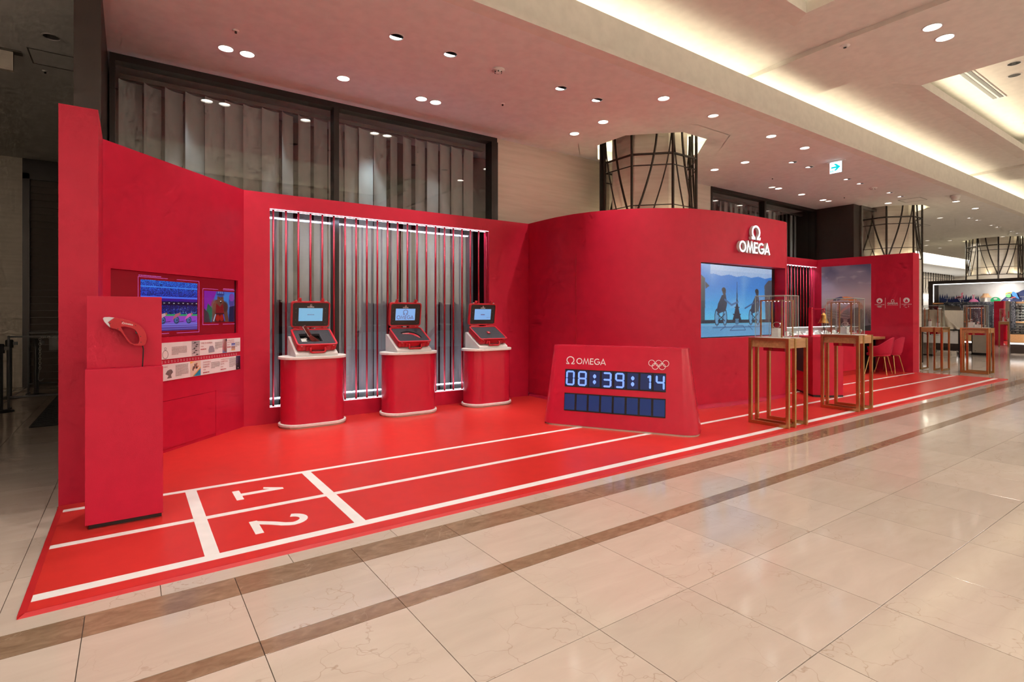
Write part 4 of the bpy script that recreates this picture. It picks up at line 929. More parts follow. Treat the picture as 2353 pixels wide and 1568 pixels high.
cm = thing('photo_finish_camera', 'slanted dark red camera standing in the foam of the nearest open case', 'camera'); on_case(cm, C1)
b = MB(); b.M = Matrix.Translation((.01, .155, .028)) @ Matrix.Rotation(math.radians(-22), 4, 'X') @ Matrix.Rotation(-.55, 4, 'Y')
b.prism([(-.035, -.055), (.05, -.055), (.05, .055), (-.035, .055)], 0, .11, [(-.035, -.05), (.005, -.05), (.005, .05), (-.035, .05)]); b.prism([(-.02, -.016), (.012, -.016), (.012, .016), (-.02, .016)], .10, .24); b.build('body', mat('dark_red_anodised', (.16, .02, .018), .3, .4), cm, bevel=.004)
b.M = b.M; c2_ = MB(); c2_.M = b.M; c2_.prism([(-.085, -.052), (-.036, -.052), (-.036, .052), (-.085, .052)], .0, .075, [(-.06, -.045), (-.036, -.045), (-.036, .045), (-.06, .045)]); c2_.build('lens_hood', M_BLACK, cm, bevel=.003)
b = MB(); b.M = c2_.M; b.box(-.03, -.022, -.018, .018, .11, .245); b.build('steel_edge', M_STEEL, cm)
b = MB(); b.box(-.155, -.06, .085, .245, .031, .036); b.build('white_tray', M_WHITE, cm); b = MB(); b.tube([(-.15, .235, .04), (-.11, .205, .06), (-.07, .22, .07), (-.04, .20, .07)], .003, 6); b.build('cable', M_GREYPL, cm, smooth=True)
gp = thing('case_pistol', 'red start pistol lying in the cut foam of the middle open case', 'pistol'); on_case(gp, C2)
b = MB(); plate(b, [(-.105, .228), (-.05, .245), (.02, .246), (.08, .222), (.115, .175), (.128, .105), (.105, .10), (.078, .145), (.04, .19), (-.01, .205), (-.09, .208)], [], .05, .084); b.build('body', M_CASE, gp, bevel=.006)
b = MB(); b.M = Matrix.Translation((-.085, .215, .0845)) @ Matrix.Rotation(.12, 4, 'Z'); brand_sign(b, .006, 0, .018, 0, .0006, .18); brand_word(b, .02, 0, .015, 0, .0006, .2); b.build('logo_lettering', M_PRINT, gp)
cp_ = thing('tiny_sensor', 'tiny red sensor chip lying on the foam of the case nearest the scoreboard', 'device'); on_case(cp_, C3)
MB().prism(rrect(-.022, .022, .15, .20, .006), H-.006, H+.006).build('body', M_CASE, cp_, bevel=.002); MB().prism(rrect(-.013, .013, .166, .172, .001), H+.006, H+.007).build('label_strip', M_PRINT, cp_)

# ---- scoreboard
sb = thing('scoreboard', 'free-standing red scoreboard with blue digits showing the time', 'scoreboard', (4.53, 4.27, mtT), math.atan2(-.863, .506))
def tap(x0, x1, y0, y1, r): return rrect(x0, x1, y0, y1, r, 8)
MB().prism(tap(-.905, .868, -.004, .47, .16), 0, .02).build('base_trim', mat('cream_lacquer', (.62, .52, .42), .4), sb)
MB().prism(tap(-.915, .878, -.008, .475, .16), .02, .945, tap(-.80, .758, .094, .30, .075)).build('body', M_REDP, sb, auto=.7, bevel=.012)
af = .102/.925; ln = math.hypot(1, af)
MF = Matrix.Translation((0, -.008, .02)) @ Matrix(((1, 0, 0, 0), (0, af/ln, -1/ln, 0), (0, 1/ln, af/ln, 0), (0, 0, 0, 1)))
def fz(z): return (z-.032)*ln
EDIG = emat('digit_lit', (.20, .38, 1.0), .78); ECELL = emat('cell_blue', (.010, .022, .085), .6); ECELL2 = emat('cell_blue_idle', (.006, .028, .12), .6)
SEG = {'0': 'abcdef', '1': 'bc', '3': 'abgcd', '4': 'fgbc', '8': 'abcdefg', '9': 'abcdfg'}
def digit_window(z0, z1, text, label):
    b = MB(); b.M = MF; b.prism([(-.628, fz(z0)), (.532, fz(z0)), (.532, fz(z1)), (-.628, fz(z1))], .0, .004); win = b.build('digit_window', M_BLACK, sb)
    for i in range(8):
        x0 = -.622+.1463*i; b = MB(); b.M = MF; xb = min(x0+.122, .530)
        b.prism([(x0, fz(z0)+.014), (xb, fz(z0)+.014), (xb, fz(z1)-.014), (x0, fz(z1)-.014)], .004, .0055); b.build('cell', ECELL if text else ECELL2, win)
        if not text: continue
        ch = text[i]; b = MB(); b.M = MF; cx = x0+.061; cy = fz((z0+z1)/2); w2, h2, th = .042, .076, .021
        def hexa(xa, ya, xb_, yb_):
            d = Vector((xb_-xa, yb_-ya)).normalized(); n_ = Vector((-d.y, d.x))*th/2; e = d*th*.45; A, B = Vector((xa, ya)), Vector((xb_, yb_))
            b.prism([tuple(A), tuple(A+e-n_), tuple(B-e-n_), tuple(B), tuple(B-e+n_), tuple(A+e+n_)], .0055, .0065)
        if ch == ':':
            for sy in (-.034, .032): b.prism([(cx-.018, cy+sy-.010), (cx, cy+sy-.026), (cx+.018, cy+sy-.010), (cx+.018, cy+sy+.010), (cx, cy+sy+.026), (cx-.018, cy+sy+.010)], .0055, .0065)
        else:
            l, r, t_, m_, bt = cx-w2, cx+w2, cy+h2, cy, cy-h2
            if ch in '14': l, r = cx-w2+.012, cx+w2+.004
            sg = {'a': (l, t_, r, t_), 'b': (r, m_, r, t_), 'c': (r, bt, r, m_), 'd': (l, bt, r, bt), 'e': (l, bt, l, m_), 'f': (l, m_, l, t_), 'g': (l, m_, r, m_)}
            for k in SEG[ch]: hexa(*sg[k])
            if ch == '1': hexa(r-.030, t_-.03, r-.002, t_-.004)
        b.build('digit', EDIG, win)
digit_window(.474, .679, '08:39:14', '')
digit_window(.195, .402, None, '')
b = MB(); b.M = MF; brand_sign(b, -.568, fz(.738), .092, .001, .0022, .115); brand_word(b, -.494, fz(.742), .072, .001, .0022, .135); b.build('logo_lettering', M_PRINT, sb)
b = MB(); b.M = MF; rings5(b, .342, fz(.787), .0335, .0052, .001, .002); b.build('five_rings', M_PRINT, sb)

# ---- illuminated lettering and big screen on the curved wall
sg = thing('illuminated_sign', 'white illuminated letters with a horseshoe-shaped emblem on the curved red wall', 'sign', (7.17, 4.455, 2.225))
MI = frame_m((0, 0, 0), (1, 0, 0), (0, 0, 1))
b = MB(); b.M = MI; brand_word(b, .0, 0, .165, .012, .056, .14); b.build('letter_sides', M_WHITE, sg); b = MB(); b.M = MI; brand_word(b, .0, 0, .165, .056, .060, .14); b.build('letter_faces', M_SIGN, sg)
b = MB(); b.M = MI; brand_sign(b, .43, .205, .205, .012, .056, .13); b.build('emblem_side', M_WHITE, sg); b = MB(); b.M = MI; brand_sign(b, .43, .205, .205, .056, .060, .13); b.build('emblem_face', M_SIGN, sg)
def tower_pic():
    p = Pic(300, 165); p.vgrad([(0, (96, 158, 205)), (.17, (92, 150, 195)), (.19, (90, 190, 225)), (.35, (80, 170, 225)), (.7, (40, 122, 205)), (1, (60, 120, 200))])
    n = p.smooth(7, 5, .5); p.put(np.clip(n, 0, .5)*(p.V > .4), (150, 185, 225), .8); p.put((p.V > .86-.01*np.sin(p.U*30))*(p.U > .12), (150, 178, 218)); p.put((p.V > .92)*(p.U > .12), (168, 190, 222))
    p.poly([(0, .2), (0, .85), (.055, .80), (.05, .2)], (58, 66, 78)); p.poly([(.055, .76), (.11, .70), (.06, .66)], (44, 50, 62)); p.poly([(.90, .2), (.88, .74), (.94, .82), (1, .83), (1, .2)], (70, 78, 88))
    for i in range(6): p.band(.26+.08*i, .265+.08*i, (30, 36, 46), 0); 
    p.poly([(0, .185), (0, .235), (.3, .24), (.7, .235), (1, .24), (1, .185)], (38, 48, 66)); p.noise(.06)
    d = (26, 34, 56)
    p.poly([(.405, .20), (.44, .33), (.466, .47), (.475, .72), (.4775, .72), (.487, .47), (.512, .33), (.547, .20), (.515, .20), (.495, .25), (.457, .25), (.437, .20)], d); p.line([(.4765, .7), (.4765, .775)], .008, d, 1, 1.8)
    p.ell(.476, .20, .024, .05, (60, 110, 150)); p.band(.30, .315, d, 0)
    for y, w2 in ((.305, .055), (.405, .036)): p.poly([(.476-w2, y), (.476+w2, y), (.476+w2, y+.014), (.476-w2, y+.014)], d)
    for x, m in ((.25, 1), (.72, 1)):
        p.ell(x-.045, .27, .032, .12, (30, 40, 60)); p.ell(x-.045, .27, .024, .10, (90, 150, 195)); p.ell(x+.06, .27, .030, .12, (30, 40, 60)); p.ell(x+.06, .27, .022, .10, (90, 150, 195)); p.line([(x-.04, .32), (x+.06, .22)], .014, d, 1, 1.8); p.line([(x-.03, .22), (x+.06, .32)], .014, d, 1, 1.8)
        p.poly([(x-.05, .36), (x-.03, .46), (x+.02, .58), (x+.07, .60), (x+.09, .46), (x+.07, .36), (x-.03, .32)], (40, 50, 74)); p.ell(x+.05, .635, .024, .048, (58, 58, 68)); p.poly([(x+.035, .58), (x+.045, .61), (x+.065, .61), (x+.07, .56)], (58, 58, 68)); p.ell(x+.045, .655, .027, .034, (34, 36, 48))
        if x < .5: p.line([(x+.06, .52), (x+.15, .445), (x+.24, .49)], .028, (60, 100, 150), 1, 1.8)
        else: p.line([(x, .48), (x-.13, .40)], .022, (50, 80, 130), 1, 1.8)
    for pts in ([(.25, .09), (.32, .145)], [(.38, .085), (.60, .085), (.56, .15), (.44, .15), (.38, .085)], [(.15, .13), (.85, .13)], [(.70, .085), (.64, .15)]): p.line(pts, .010, (52, 70, 110), .8, 1.8)
    p.line([(0, .16), (1, .16)], .006, (150, 195, 225), .8, 1.8); return p
vs_ = thing('large_screen', 'large blue video screen with a lattice tower and wheelchair figures, in the curved wall', 'screen', (0, 0, 0))
MSc = frame_m((sA.x, sA.y-.006, z0), sB-sA, (0, 0, 1)); SLEN = (sB-sA).length
b = MB(); b.M = MSc; b.box(0.002, SLEN-.002, .002, z1-z0-.002, -.03, .0); b.build('screen_body', M_BLACK, vs_)
picture('screen_image', tower_pic(), .012, SLEN-.09, .012, z1-z0-.014, MSc @ Matrix.Translation((0, 0, .0015)), pic_mat('large_screen_picture', .72), vs_)

# ---- poster and emblems on the right wall
def gym_pic():
    p = Pic(150, 220); p.vgrad([(0, (38, 34, 38)), (.14, (70, 62, 66)), (.30, (120, 104, 104)), (.40, (186, 172, 178)), (.55, (184, 174, 190)), (.72, (140, 138, 165)), (.88, (96, 98, 132)), (1, (62, 64, 100))])
    n = p.smooth(5, 9, .5); p.put(np.clip(n, 0, .6)*(p.V > .62), (180, 176, 196), .7); n2 = p.smooth(9, 22, .5); p.put(np.clip(n2-.2, 0, .5)*(p.V > .7)*(p.V < .9), (205, 200, 212), .9)
    st = (128, 106, 104); dk = (66, 54, 56)
    p.poly([(0, 0), (0, .33), (.05, .345), (.32, .30), (.7, .24), (.72, .22), (.74, 0)], st); p.noise(.12, 2, 2, 0, .33)
    for y in (.29, .25, .21): p.line([(0, y+.03), (.7, y-.06)], .007, dk, 1, .7)
    for x in (.08, .22, .38, .54): p.poly([(x, .03), (x, .17), (x+.04, .19), (x+.08, .17), (x+.08, .03)], (52, 42, 48)); 
    p.poly([(.62, .20), (.66, .34), (.80, .36), (.84, .30), (.80, .12), (.84, 0), (.66, 0)], (70, 58, 60)); p.poly([(.86, .11), (.9, .26), (.915, .26), (.95, .12), (1, .10), (1, 0), (.86, 0)], (92, 84, 96)); p.line([(.906, .12), (.906, .27)], .006, (80, 72, 84), 1, .7)
    p.poly([(.88, 0), (.86, .07), (1, .09), (1, 0)], (22, 20, 26))
    sk = (196, 140, 128)
    p.poly([(.05, .335), (.09, .345), (.16, .415), (.27, .455), (.30, .49), (.24, .485), (.12, .44), (.065, .37)], sk)                       # far arm / leg down on the ledge
    p.poly([(.24, .46), (.30, .50), (.40, .52), (.50, .515), (.56, .49), (.52, .46), (.42, .475), (.34, .46)], (52, 62, 104))              # navy top
    p.poly([(.42, .515), (.52, .52), (.66, .50), (.73, .475), (.68, .45), (.58, .45), (.53, .475)], (236, 128, 62)); p.poly([(.40, .47), (.44, .487), (.52, .48), (.53, .462)], (236, 128, 62)); p.poly([(.62, .495), (.68, .495), (.70, .48), (.64, .485)], (190, 40, 40))
    p.poly([(.66, .46), (.74, .46), (.82, .41), (.84, .37), (.78, .35), (.74, .40), (.64, .43)], sk); p.poly([(.62, .43), (.70, .42), (.60, .36), (.47, .30), (.42, .255), (.37, .25), (.42, .31), (.52, .37)], (182, 122, 112)); p.poly([(.30, .45), (.35, .44), (.36, .34), (.33, .30), (.29, .32), (.31, .38)], (170, 116, 106)); p.ell(.80, .36, .05, .035, (160, 104, 92))
    return p
_g = gym_pic; gym_pic = lambda: (lambda p: (setattr(p, 'a', 255*(np.clip(p.a, 0, 255)/255)**.82), p)[1])(_g())
ps = thing('poster', 'tall poster of an athlete arching backwards over a stone ledge, on the right red wall', 'poster', (14.46, 6.63, .93))
MPo = frame_m((-.004, 0, 0), (0, -1, 0), (0, 0, 1))
box('backing', M_PRINT, -.003, 0, -1.11, 0, 0, 1.59, ps); picture('print', gym_pic(), 0, 1.11, 0, 1.59, MPo, PP, ps)
MEm = frame_m((14.457, 6.69, 0), (0, -1, 0), (0, 0, 1))
def ey(Y): return 6.69-Y
def flame_emblem(Y, label, para):
    b = MB(); b.M = MEm; x = ey(Y)
    fl_ = [(x-.012, 1.592), (x-.028, 1.604), (x-.033, 1.622), (x-.024, 1.640), (x-.016, 1.634), (x-.012, 1.648), (x-.004, 1.668), (x+.004, 1.678), (x+.004, 1.660), (x+.014, 1.652), (x+.026, 1.636), (x+.030, 1.616), (x+.022, 1.600), (x+.008, 1.592), (x+.012, 1.604), (x, 1.598), (x-.010, 1.606)]
    plate(b, circ(x, 1.638, .062, 28), [fl_], .0, .002)
    b2 = MB(); b2.M = MEm; add_text(b2, 'PARIS 2024', x-.095, 1.538, .034, .002, .19)
    if not para: rings5(b2, x-.047, 1.508, .0145, .004, .0, .002)
    else:
        for q, (dx, dy, a0) in enumerate(((-.028, 1.506, 60), (-.004, 1.492, 180), (.020, 1.500, -60))): b2.stroke(arc(x+dx, dy, .024, .016, a0, a0+130, 8), .007, 0, .002)
    b.build('flame_roundel', M_PRINT).name = 'wall_emblem'; o = b.v and bpy.data.objects['wall_emblem'] if False else COL.objects[-1]
    tag(o, label, 'emblem'); b2.build('emblem_lettering', M_PRINT, o)
flame_emblem(5.345, 'white flame roundel with five rings below, on the red wall beside the poster', False)
b = MB(); b.M = MEm; brand_word(b, ey(5.184), 1.553, .042, 0, .002, .2); bw = b.build('wall_lettering', M_PRINT); tag(bw, 'white brand lettering under a horseshoe emblem between the two flame roundels', 'lettering')
b = MB(); b.M = MEm; brand_sign(b, ey(5.08), 1.604, .058, 0, .002, .15); b.build('horseshoe_emblem', M_PRINT, bw); b = MB(); b.M = MEm; add_text(b, 'OFFICIAL TIMEKEEPER', ey(5.188), 1.527, .018, .001, .215); b.build('small_lettering', M_PRINT, bw)
b = MB(); b.M = MEm
for Y in (5.226, 4.934): b.box(ey(Y)-.003, ey(Y)+.003, 1.465, 1.705, 0, .002)
b.build('divider_lines', M_PRINT, bw)
flame_emblem(4.812, 'white flame roundel nearest the free end of the red wall', True)

# ---- display tables with glass covers
def display_table(x, y, rz, zt, label):
    t = thing('display_table', label, 'table', (x, y, .0), rz, 'brass display tables'); zb_ = mtT
    loop = None
    for lx in (-.205, -.062, .205):
        if loop is None:
            b = MB(); b.M = Matrix(((0, 0, 1, 0), (1, 0, 0, 0), (0, 1, 0, 0), (0, 0, 0, 1)))
            b.ring([(-.245, zb_), (.245, zb_), (.245, zt), (-.245, zt)], [(-.207, zb_+.04), (.207, zb_+.04), (.207, zt-.028), (-.207, zt-.028)], -.016, .016); loop = b.build('brass_loop', M_BRASS, t, bevel=.0015)
        else: o = loop.copy(); COL.objects.link(o); o.parent = t; loop = o
        loop.location = (lx, 0, 0)
    box('wood_box', M_WOOD, -.200, .200, -.236, .236, zt-.115, zt-.006, t, .002); box('drawer', M_REDP, -.09, .06, -.13, .13, zt-.16, zt-.115, t); box('drawer_lock', M_BRASS, -.10, -.09, .02, .06, zt-.155, zt-.125, t)
    MB().prism([(-.175, -.19), (.175, -.19), (.175, .19), (-.175, .19)], zt-.006, zt+.004).build('white_top', M_WHITE, t)
    return t
GH = .50
def glass_cover(x, y, rz, zt, label):
    t = thing('glass_cover', label, 'showcase', (x, y, zt+.004), rz, 'glass covers'); hx, hy = .16, .18
    for (a, c) in (((-hx, -hy), (hx, -hy)), ((hx, -hy), (hx, hy)), ((hx, hy), (-hx, hy)), ((-hx, hy), (-hx, -hy))):
        MB().quad((*a, .001), (*c, .001), (*c, GH), (*a, GH)).build('glass_pane', M_GLASS, t)
        MB().tube([(*a, .001), (*a, GH)], .0032, 6).build('glass_edge', M_GLASSE, t)
    MB().quad((-hx, -hy, GH), (hx, -hy, GH), (hx, hy, GH), (-hx, hy, GH)).build('glass_lid', M_GLASS, t)
    MB().tube([(-hx, -hy, GH), (hx, -hy, GH), (hx, hy, GH), (-hx, hy, GH)], .0032, 6, True).build('glass_edge', M_GLASSE, t)
    for sx_ in (-1, 1):
        b = MB(); b.box(sx_*.125-.007, sx_*.125+.007, -.135, -.121, .001, GH-.05); b.box(sx_*.125-.007, sx_*.125+.007, .121, .135, .001, GH-.05); b.box(sx_*.125-.007, sx_*.125+.007, -.121, .121, GH-.064, GH-.05); b.build('brass_hoop', M_BRASS, t)
        for k in range(5): MB().prism(circ(sx_*.125, -.09+.045*k, .005, 8), GH-.068, GH-.0645).build('led_dot', M_LED, t)
    return t
def cushion(x, y, z, w_, h, label, rz=0):
    t = thing('watch_stand', label, 'stand', (x, y, z), rz, 'white watch stands'); MB().prism(rrect(-w_/2, w_/2, -w_/2, w_/2, .006), .006, h).build('block', M_WHITE, t, bevel=.002); MB().prism(rrect(-w_*.8, w_*.8, -w_*.8, w_*.8, .006), 0, .006).build('foot', M_WHITE, t); return t
def watch(x, y, z, label, rz=0, tilt=0, r=.042, flat=False):
    t = thing('wristwatch', label, 'watch', (x, y, z), rz, 'wristwatches on display')
    b = MB(); b.M = Matrix.Rotation(tilt, 4, 'X'); n = 26
    ro = [(r*math.cos(2*PI*i/n), r*.92*math.sin(2*PI*i/n)+r*.92) for i in range(n)]; ri = [(p[0]*.88, (p[1]-r*.92)*.88+r*.92) for p in ro]
    b.M = b.M @ Matrix(((0, 0, 1, 0), (1, 0, 0, 0), (0, 1, 0, 0), (0, 0, 0, 1))); b.ring(ro, ri, -.010, .010); b.build('bracelet', M_STEEL, t, auto=.5)
    b = MB(); b.M = Matrix.Rotation(tilt, 4, 'X') @ Matrix.Translation((0, -r*.93, r*1.15)) @ Matrix.Rotation(PI/2, 4, 'X'); b.prism(circ(0, 0, .020, 20), -.004, .006); b.build('watch_case', M_STEEL, t)
    b = MB(); b.M = Matrix.Rotation(tilt, 4, 'X') @ Matrix.Translation((0, -r*.93, r*1.15)) @ Matrix.Rotation(PI/2, 4, 'X'); b.prism(circ(0, 0, .0165, 20), .006, .0066); b.build('dial', M_PRINT, t)
    return t
TB = [(6.435, 3.45, 0, 1.05, 'nearest the scoreboard'), (8.28, 3.465, 0, 1.045, 'in front of the bell counter'), (15.63, 4.64, PI/2, 1.02, 'beyond the end of the red wall'), (15.60, 3.86, 0, 1.02, 'at the far corner of the red mat')]
for (x, y, rz, zt, wh) in TB:
    display_table(x, y, rz, zt, 'brass framed wooden display table '+wh); glass_cover(x+(.03 if rz == 0 else 0), y+.03, rz, zt, 'glass cover on the display table '+wh)
z = 1.055
cushion(6.50, 3.50, z, .085, .105, 'white block under the upright watch, on the table nearest the scoreboard'); watch(6.50, 3.50, z+.105, 'steel watch on the white block, on the table nearest the scoreboard', .5)
watch(6.54, 3.385, z, 'steel watch lying beside the white block, on the table nearest the scoreboard', 1.2)
z = 1.05
cushion(8.36, 3.52, z, .085, .10, 'white block on the table in front of the bell counter'); watch(8.36, 3.52, z+.10, 'upper steel watch on the white block in front of the bell counter', .4, 0, .038); watch(8.32, 3.45, z+.065, 'lower steel watch against the white block in front of the bell counter', .4, -.25, .038); watch(8.46, 3.39, z, 'steel watch lying at the edge of the table in front of the bell counter', 1.1, 0, .04)
z = 1.026
for (dx, dy, h, l) in ((0, .07, .13, 'taller slim white stand on the table beyond the red wall'), (.02, -.08, .085, 'shorter slim white stand on the table beyond the red wall')):
    cushion(15.62+dx, 4.66+dy, z, .05, h, l); watch(15.62+dx, 4.66+dy, z+h, 'steel watch on the '+l.replace(' white', ''), 1.2, 0, .026)
for (dx, dy, h, l) in ((0, .10, .115, 'taller white block at the far corner of the mat'), (.02, -.01, .065, 'lower white block at the far corner of the mat')):
    cushion(15.60+dx, 3.86+dy, z, .10, h, l); watch(15.60+dx, 3.86+dy, z+h, 'steel watch on the '+l, 1.5, 0, .042)
t = watch(15.64, 3.76, z, 'rose gold watch lying at the far corner of the mat', .8, 0, .036); t.children[0].data = t.children[0].data.copy(); t.children[0].data.materials[0] = mat('rose_gold', (.75, .38, .28), .25, 1.)

# ---- bell counter, bell, lit watch counter, desk, chairs
bc = thing('bell_counter', 'tall dark red faceted counter carrying the brass bell', 'counter', (0, 0, mtT))
Pb = [(9.50, 4.80), (9.078, 4.375), (8.945, 4.235), (9.084, 4.06), (9.334, 3.955), (9.86, 4.46)]
MB().prism(Pb, .03, .955).build('body', M_RED, bc, bevel=.002); MB().prism([(p[0]*.985+.14, p[1]*.985+.06) for p in Pb], 0, .03).build('plinth', M_BLACK, bc)
fd = (Vector((Pb[1][0], Pb[1][1], 0))-Vector((Pb[0][0], Pb[0][1], 0))); MNi = frame_m((Pb[0][0], Pb[0][1], 0), fd, (0, 0, 1)); b = MB(); b.M = MNi; b.ring(rect(.09, .50, .34, .84), rect(.11, .48, .36, .82), .0, .006); b.build('niche_frame', M_RED, bc); b = MB(); b.M = MNi; b.box(.11, .48, .36, .82, .0, .002); b.build('niche_shade', M_BLACKM, bc)  # flat black panel stands in for the shaded inside of the shelf
bl = thing('bell', 'brass race bell hanging from a red post on the dark red counter', 'bell', (9.10, 4.34, .955+mtT))
box('post', M_REDP, -.025, .025, -.025, .025, 0, .47, bl, .002); MB().tube([(0, -.02, .445), (0, -.235, .445)], .005, 8).build('arm', M_REDP, bl)
b = MB(); b.stroke([(.0, 0), (0, .01)], .01, 0, .01) if False else None; b.tube([(0, -.20, .45), (0, -.20, .425)], .008, 8); b.tube([(0, -.20+.018*math.cos(a*PI/6), .405+.022*math.sin(a*PI/6)) for a in range(12)], .006, 8, True); b.build('hanger', M_REDP, bl)
MB().lathe([(.0, .385), (.014, .385), (.016, .370), (.034, .362), (.040, .345), (.046, .30), (.056, .262), (.070, .238), (.076, .222), (.074, .218), (.060, .224), (.0, .33)], 28, (0, -.20)).build('bell_cup', M_BELL, bl, smooth=True)
MB().tube([(0, -.20, .32), (.0, -.20, .20), (.0, -.205, .14), (-.004, -.212, .09), (-.002, -.205, .02)], [.005, .005, .008, .006, .004], 8).build('bell_rope', M_BLACKM, bl, smooth=True); MB().lathe([(0, .195), (.011, .203), (.011, .217), (0, .225)], 12, (0, -.20)).build('clapper', M_BLACK, bl)
wc = thing('watch_counter', 'long red sales counter with a lit glass top behind the bell', 'counter', (0, 0, mtT))
box('body', M_RED, 9.95, 13.25, 5.27, 5.85, .10, .90, wc, .003); box('plinth', M_TRIM, 9.95, 13.25, 5.30, 5.82, 0, .10, wc); box('deck', M_WHITE, 10.0, 13.2, 5.30, 5.82, .90, .906, wc)
for (a, c) in (((9.98, 5.29), (13.22, 5.29)), ((13.22, 5.29), (13.22, 5.83)), ((9.98, 5.83), (9.98, 5.29))): MB().quad((*a, .906), (*c, .906), (*c, 1.04), (*a, 1.04)).build('glass_pane', M_GLASS, wc)
MB().quad((9.98, 5.29, 1.04), (13.22, 5.29, 1.04), (13.22, 5.83, 1.04), (9.98, 5.83, 1.04)).build('glass_top', M_GLASS, wc); MB().tube([(9.98, 5.29, 1.04), (13.22, 5.29, 1.04), (13.22, 5.83, 1.04), (9.98, 5.83, 1.04)], .005, 6, True).build('glass_edge', M_GLASSE, wc)
box('led_strip', M_LED, 10.0, 13.2, 5.80, 5.81, 1.015, 1.03, wc); box('back_rail', M_STEEL, 9.98, 13.22, 5.83, 5.84, .906, 1.04, wc)
for x in (11.05, 12.15): MB().tube([(x, 5.29, .906), (x, 5.29, 1.04)], .004, 6).build('glass_edge', M_GLASSE, wc)
for k in range(16):
    x = 10.25+.185*k; y = 5.44+.1*(k % 2)
    t = thing('watch_pillow', 'white watch pillow in the lit counter, %s from its near end' % ORD[k], 'stand', (x, y, .906+mtT), 0, 'watch pillows in the lit counter')
    MB().prism([(-.05, -.05), (.05, -.05), (.05, .05), (-.05, .05)], 0, .055, [(-.045, 0), (.045, 0), (.045, .045), (-.045, .045)]).build('pillow', M_WHITE, t); b = MB(); b.M = Matrix.Translation((0, -.028, .032)) @ Matrix.Rotation(.85, 4, 'X'); b.ring(circ(0, 0, .022, 14), circ(0, 0, .016, 14), 0, .006); b.box(-.008, .008, .02, .05, 0, .004); b.box(-.008, .008, -.05, -.02, 0, .004); b.build('watch', M_STEEL, t)
light('counter_light', 'AREA', (11.6, 5.76, 1.04), 8, (.95, .97, 1), (11.6, 5.5, .92), shape='RECTANGLE', size=3.1, size_y=.03)
dk = thing('desk', 'oak topped consulting desk behind the two red chairs', 'desk', (0, 0, mtT)); box('desk_top', M_WOOD, 13.30, 14.44, 5.22, 5.85, .735, .79, dk, .003)
box('desk_side', M_BLACK, 13.34, 13.38, 5.40, 5.8, 0, .735, dk); box('modesty_panel', M_BLACK, 13.38, 14.40, 5.74, 5.78, .1, .735, dk); box('desk_side', M_BLACK, 14.36, 14.40, 5.40, 5.8, 0, .735, dk)
def chair(x, y, rz, label):
    t = thing('tub_chair', label, 'chair', (x, y, mtT), rz, 'red tub chairs'); n = 26; vs = []; fs = []
    prof_ = [(.62, .39), (.80, .41), (.93, .46), (1.0, .56)]
    A = []
    for i in range(n+1):
        a = math.radians(-90-128+256*i/n); back = max(0, math.cos(math.radians(-90)-a)); top = .60+.205*back**1.3
        col_ = []
        for (rs, zz) in prof_: col_.append((rs*.245*math.cos(a), rs*.255*math.sin(a), zz))
        k = 1.0+.10*back; col_.append((k*.25*math.cos(a), k*.265*math.sin(a), top))
        inn = [(k*.225*math.cos(a), k*.235*math.sin(a), top), (.90*.245*math.cos(a), .90*.25*math.sin(a), .54), (.80*.245*math.cos(a), .80*.25*math.sin(a), .46)]
        A.append(col_+inn)
    m_ = len(A[0]); b = MB(); b.add([p for c in A for p in c], [(i*m_+j, (i+1)*m_+j, (i+1)*m_+j+1, i*m_+j+1) for i in range(n) for j in range(m_-1)]+[tuple(range(m_-1, -1, -1)), tuple(n*m_+j for j in range(m_))]); sh = b.build('shell', M_CHAIR, t, auto=.9)
    b = MB(); b.prism(arc(0, .0, .205, .22, 0, 360, 24)[:-1], .40, .455); b.prism(arc(0, .0, .15, .155, 0, 360, 24)[:-1], .385, .40); b.build('seat', M_CHAIR, t, bevel=.012)
    b = MB(); b.stroke([(-.13, -.13), (.13, .13)], .02, .372, .392); b.stroke([(.13, -.13), (-.13, .13)], .02, .372, .392); b.build('seat_frame', M_BRASS, t)
    for sx_ in (-1, 1):
        for sy in (-1, 1): MB().tube([(sx_*.135, sy*.135, .39), (sx_*.215, sy*.205, 0)], [.013, .008], 8).build('leg', M_BRASS, t)
    return t
chair(13.60, 5.05, .12, 'red tub chair with brass legs nearer the lit counter'); chair(14.12, 5.03, -.05, 'red tub chair with brass legs against the right red wall')

# ================================================================ BEYOND THE STAND (right) AND DARK AREA (left)
cb = thing('display_cabinet', 'dark framed backlit cabinet of holiday accessories and sunglasses', 'cabinet', (24.35, 0, 0))
YL, YR = 7.42, 3.4
box('frame_top', M_BROWN, 0, .62, YR, YL, 2.42, 2.535, cb); box('frame_side', M_BROWN, 0, .62, YL-.13, YL, 0, 2.42, cb); box('back_panel', M_WHITE, .60, .62, YR, YL-.13, .3, 2.42, cb)
box('shelf', M_WOOD, .0, .60, YR, YL-.13, 1.68, 1.735, cb); box('led_strip', M_LEDS, .03, .05, YR, YL-.14, 2.39, 2.415, cb); box('led_strip', M_LEDS, .05, .07, YL-.145, YL-.132, 1.75, 2.40, cb)
box('lower_shelf', M_WOOD, .02, .60, YR, YL-.13, 1.03, 1.07, cb); box('base', M_WOOD, .0, .60, YR, YL-.13, .37, .64, cb); box('led_strip', M_LEDS, .01, .05, YR, YL-.13, .31, .355, cb); box('kick', M_BROWN, .04, .60, YR, YL, 0, .30, cb)
light('cabinet_light', 'AREA', (24.45, 5.4, 2.40), 38, (1, .97, .92), (24.75, 5.4, 2.0), shape='RECTANGLE', size=.05, size_y=3.8)
light('cabinet_light', 'AREA', (24.45, 4.5, 1.66), 22, (1, .97, .92), (24.8, 4.5, 1.3), shape='RECTANGLE', size=.05, size_y=2.0)
